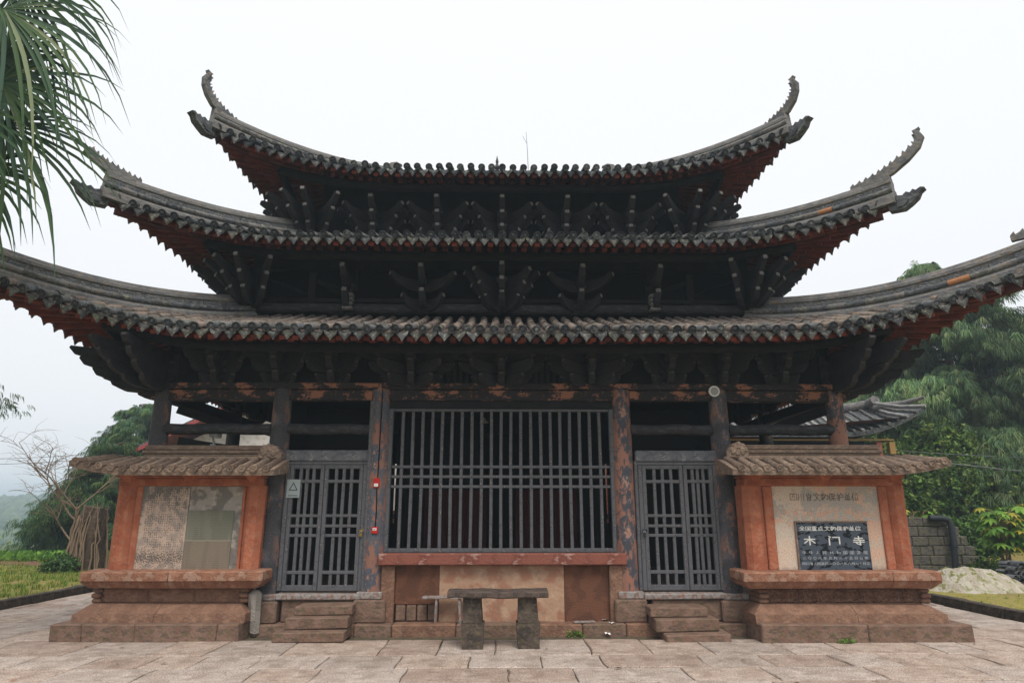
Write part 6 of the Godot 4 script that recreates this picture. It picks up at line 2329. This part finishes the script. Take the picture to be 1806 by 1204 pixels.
func rear_left() -> void:
	var b := thing("red_edged_house", "house with a red-edged pitched roof behind the left open bay", "house", Vector3(-7.3, 0, -15.0))
	part("wall", bb(-4.6, 4.6, 0, 3.9, -7.0, 0.0), M.white_plaster, b)
	for x in [-4.4, -1.6, 1.6, 4.4]:
		part("pilaster", bb(x - 0.2, x + 0.2, 0, 3.9, 0.0, 0.06), M.brick_red, b)
	var q := MB.new()
	q.prism([Vector2(-4.6, 3.9), Vector2(4.6, 3.9), Vector2(0, 6.2)], 0.2, Transform3D(Basis(), Vector3(0, 0, -0.25)))
	part("gable_wall", q.mesh(), M.white_plaster, b)
	for s in [-1.0, 1.0]:
		q = MB.new()
		var a := Vector3(s * 5.7, 3.62, 0.95)
		var c := Vector3(0, 6.55, 0.95)
		var n := Vector3(0, 0, -8.4)
		var u := Vector3(0, 0.14, 0)
		q.frustum([a, c, c + n, a + n], [a + u, c + u, c + n + u, a + n + u])
		part("roof", q.mesh(), M.tile_mid, b)
		q = MB.new()
		q.frustum([a + Vector3(0, -0.09, 0.01), c + Vector3(0, -0.09, 0.01), c + Vector3(0, 0.06, 0.01), a + Vector3(0, 0.06, 0.01)], [a + Vector3(0, -0.09, 0.05), c + Vector3(0, -0.09, 0.05), c + Vector3(0, 0.06, 0.05), a + Vector3(0, 0.06, 0.05)])
		part("barge_board", q.mesh(), M.red_paint, b)
		q = MB.new()
		q.frustum([a + Vector3(0, -0.06, -0.01), c + Vector3(0, -0.06, -0.01), c + n + Vector3(0, -0.06, 0), a + n + Vector3(0, -0.06, 0)], [a + Vector3(0, -0.005, -0.01), c + Vector3(0, -0.005, -0.01), c + n + Vector3(0, -0.005, 0), a + n + Vector3(0, -0.005, 0)])
		part("soffit_board", q.mesh(), M.brick_red, b)
	# the court building seen through the hall's back openings
	var c := thing("court_gallery", "reddish gallery glimpsed through the barred doors behind the hall", "building", Vector3(0, 0, -11.5))
	part("wall", bb(-6, 6, 0, 4.5, -0.5, 0), M.brick_red, c)
	for i in 9:
		part("gallery_post", bb(-5.4 + i * 1.3, -5.24 + i * 1.3, 0, 4.5, 0.0, 0.16), M.timber_pale, c)
		part("gallery_panel", bb(-5.2 + i * 1.3, -4.5 + i * 1.3, 1.6, 3.4, 0.0, 0.05), M.white_plaster, c)
	part("gallery_rail", bb(-6, 6, 1.35, 1.5, 0.1, 0.26), M.eave_wood, c)


func _ready() -> void:
	# camera
	var cam := Camera3D.new()
	cam.name = "camera"
	add_child(cam)
	var yaw := deg_to_rad(-0.93)
	var pitch := deg_to_rad(14.3)
	cam.transform = Transform3D(Basis(Vector3.UP, yaw) * Basis(Vector3.RIGHT, pitch), Vector3(0, 1.6, 9.8))
	cam.keep_aspect = Camera3D.KEEP_HEIGHT
	cam.fov = rad_to_deg(2.0 * atan(602.0 / 1170.0))
	cam.near = 0.05
	cam.far = 4000.0
	cam.current = true
	# overcast sky, haze, exposure
	var env := Environment.new()
	env.background_mode = Environment.BG_SKY
	var sky := Sky.new()
	var sm := ProceduralSkyMaterial.new()
	sm.sky_top_color = Color(0.955, 0.962, 0.978)
	sm.sky_horizon_color = Color(0.925, 0.938, 0.952)
	sm.sky_curve = 0.2
	sm.ground_bottom_color = Color(0.42, 0.42, 0.38)
	sm.ground_horizon_color = Color(0.80, 0.83, 0.85)
	sm.ground_curve = 0.05
	sm.sun_angle_max = 0.0
	sky.sky_material = sm
	env.sky = sky
	env.tonemap_mode = Environment.TONE_MAPPER_LINEAR
	env.tonemap_exposure = 1.13
	env.fog_enabled = true
	env.fog_density = 0.0022
	env.fog_light_color = Color(0.82, 0.90, 0.95)
	env.sdfgi_enabled = true
	env.ssao_enabled = true
	env.ssil_enabled = true
	var we := WorldEnvironment.new()
	we.name = "world_environment"
	we.environment = env
	add_child(we)
	var sun := DirectionalLight3D.new()
	sun.name = "sun"
	sun.light_energy = 0.8
	sun.light_color = Color(1.0, 0.97, 0.93)
	sun.light_angular_distance = 30.0
	sun.shadow_enabled = true
	sun.sky_mode = DirectionalLight3D.SKY_MODE_LIGHT_ONLY
	sun.rotation_degrees = Vector3(-58, 12, 0)
	add_child(sun)
	# the place
	rg.seed = 7
	wob.seed = 3
	wob.frequency = 1.6
	wob.fractal_octaves = 3
	materials()
	mat("brown_red", tex(rgb(150, 108, 86), [[nz(1, 0.006, 4), 0.4, 0.65, rgb(130, 90, 71, 0.8)], [nz(2, 0.014, 5), 0.5, 0.75, rgb(168, 130, 108, 0.6)], [nz(16, 0.012, 5), 0.6, 0.72, rgb(178, 156, 140, 0.6)], [nz(4, 0.16, 2), 0.6, 0.78, rgb(112, 70, 54, 0.6)], [nz(3, 0.05, 3), 0.6, 0.8, rgb(206, 154, 124, 0.5), 1, 6]]), 1.2, 0.92, grey(nz(3, 0.05, 3), 1, 6), 1.2)
	mat("pale_apron", tex(rgb(172, 140, 116), [[nz(1, 0.006, 4), 0.4, 0.75, rgb(150, 104, 84, 0.7)], [nz(2, 0.014, 5), 0.5, 0.8, rgb(188, 160, 136, 0.6)], [nz(6, 0.022, 5), 0.62, 0.8, rgb(138, 122, 108, 0.5)], [nz(4, 0.16, 2), 0.66, 0.8, rgb(124, 92, 74, 0.5)]]), 1.4, 0.92, grey(nz(8, 0.04, 5)), 0.4)
	mat("grey_plaster", tex(rgb(156, 150, 142), [[nz(1, 0.006, 4), 0.42, 0.58, rgb(112, 108, 102, 0.85)], [nz(2, 0.014, 5), 0.5, 0.75, rgb(182, 172, 160, 0.6)], [nz(4, 0.16, 2), 0.66, 0.8, rgb(94, 90, 86, 0.5)]]), 1.3, 0.95, grey(nz(8, 0.04, 5)), 0.8)
	shade("cap_stone_dark", M.cap_stone, rgb(214, 212, 212))
	tile_meshes()
	ground()
	paving()
	build_hall()
	build_roofs()
	screen_walls()
	small_things()
	surroundings()
	planting()
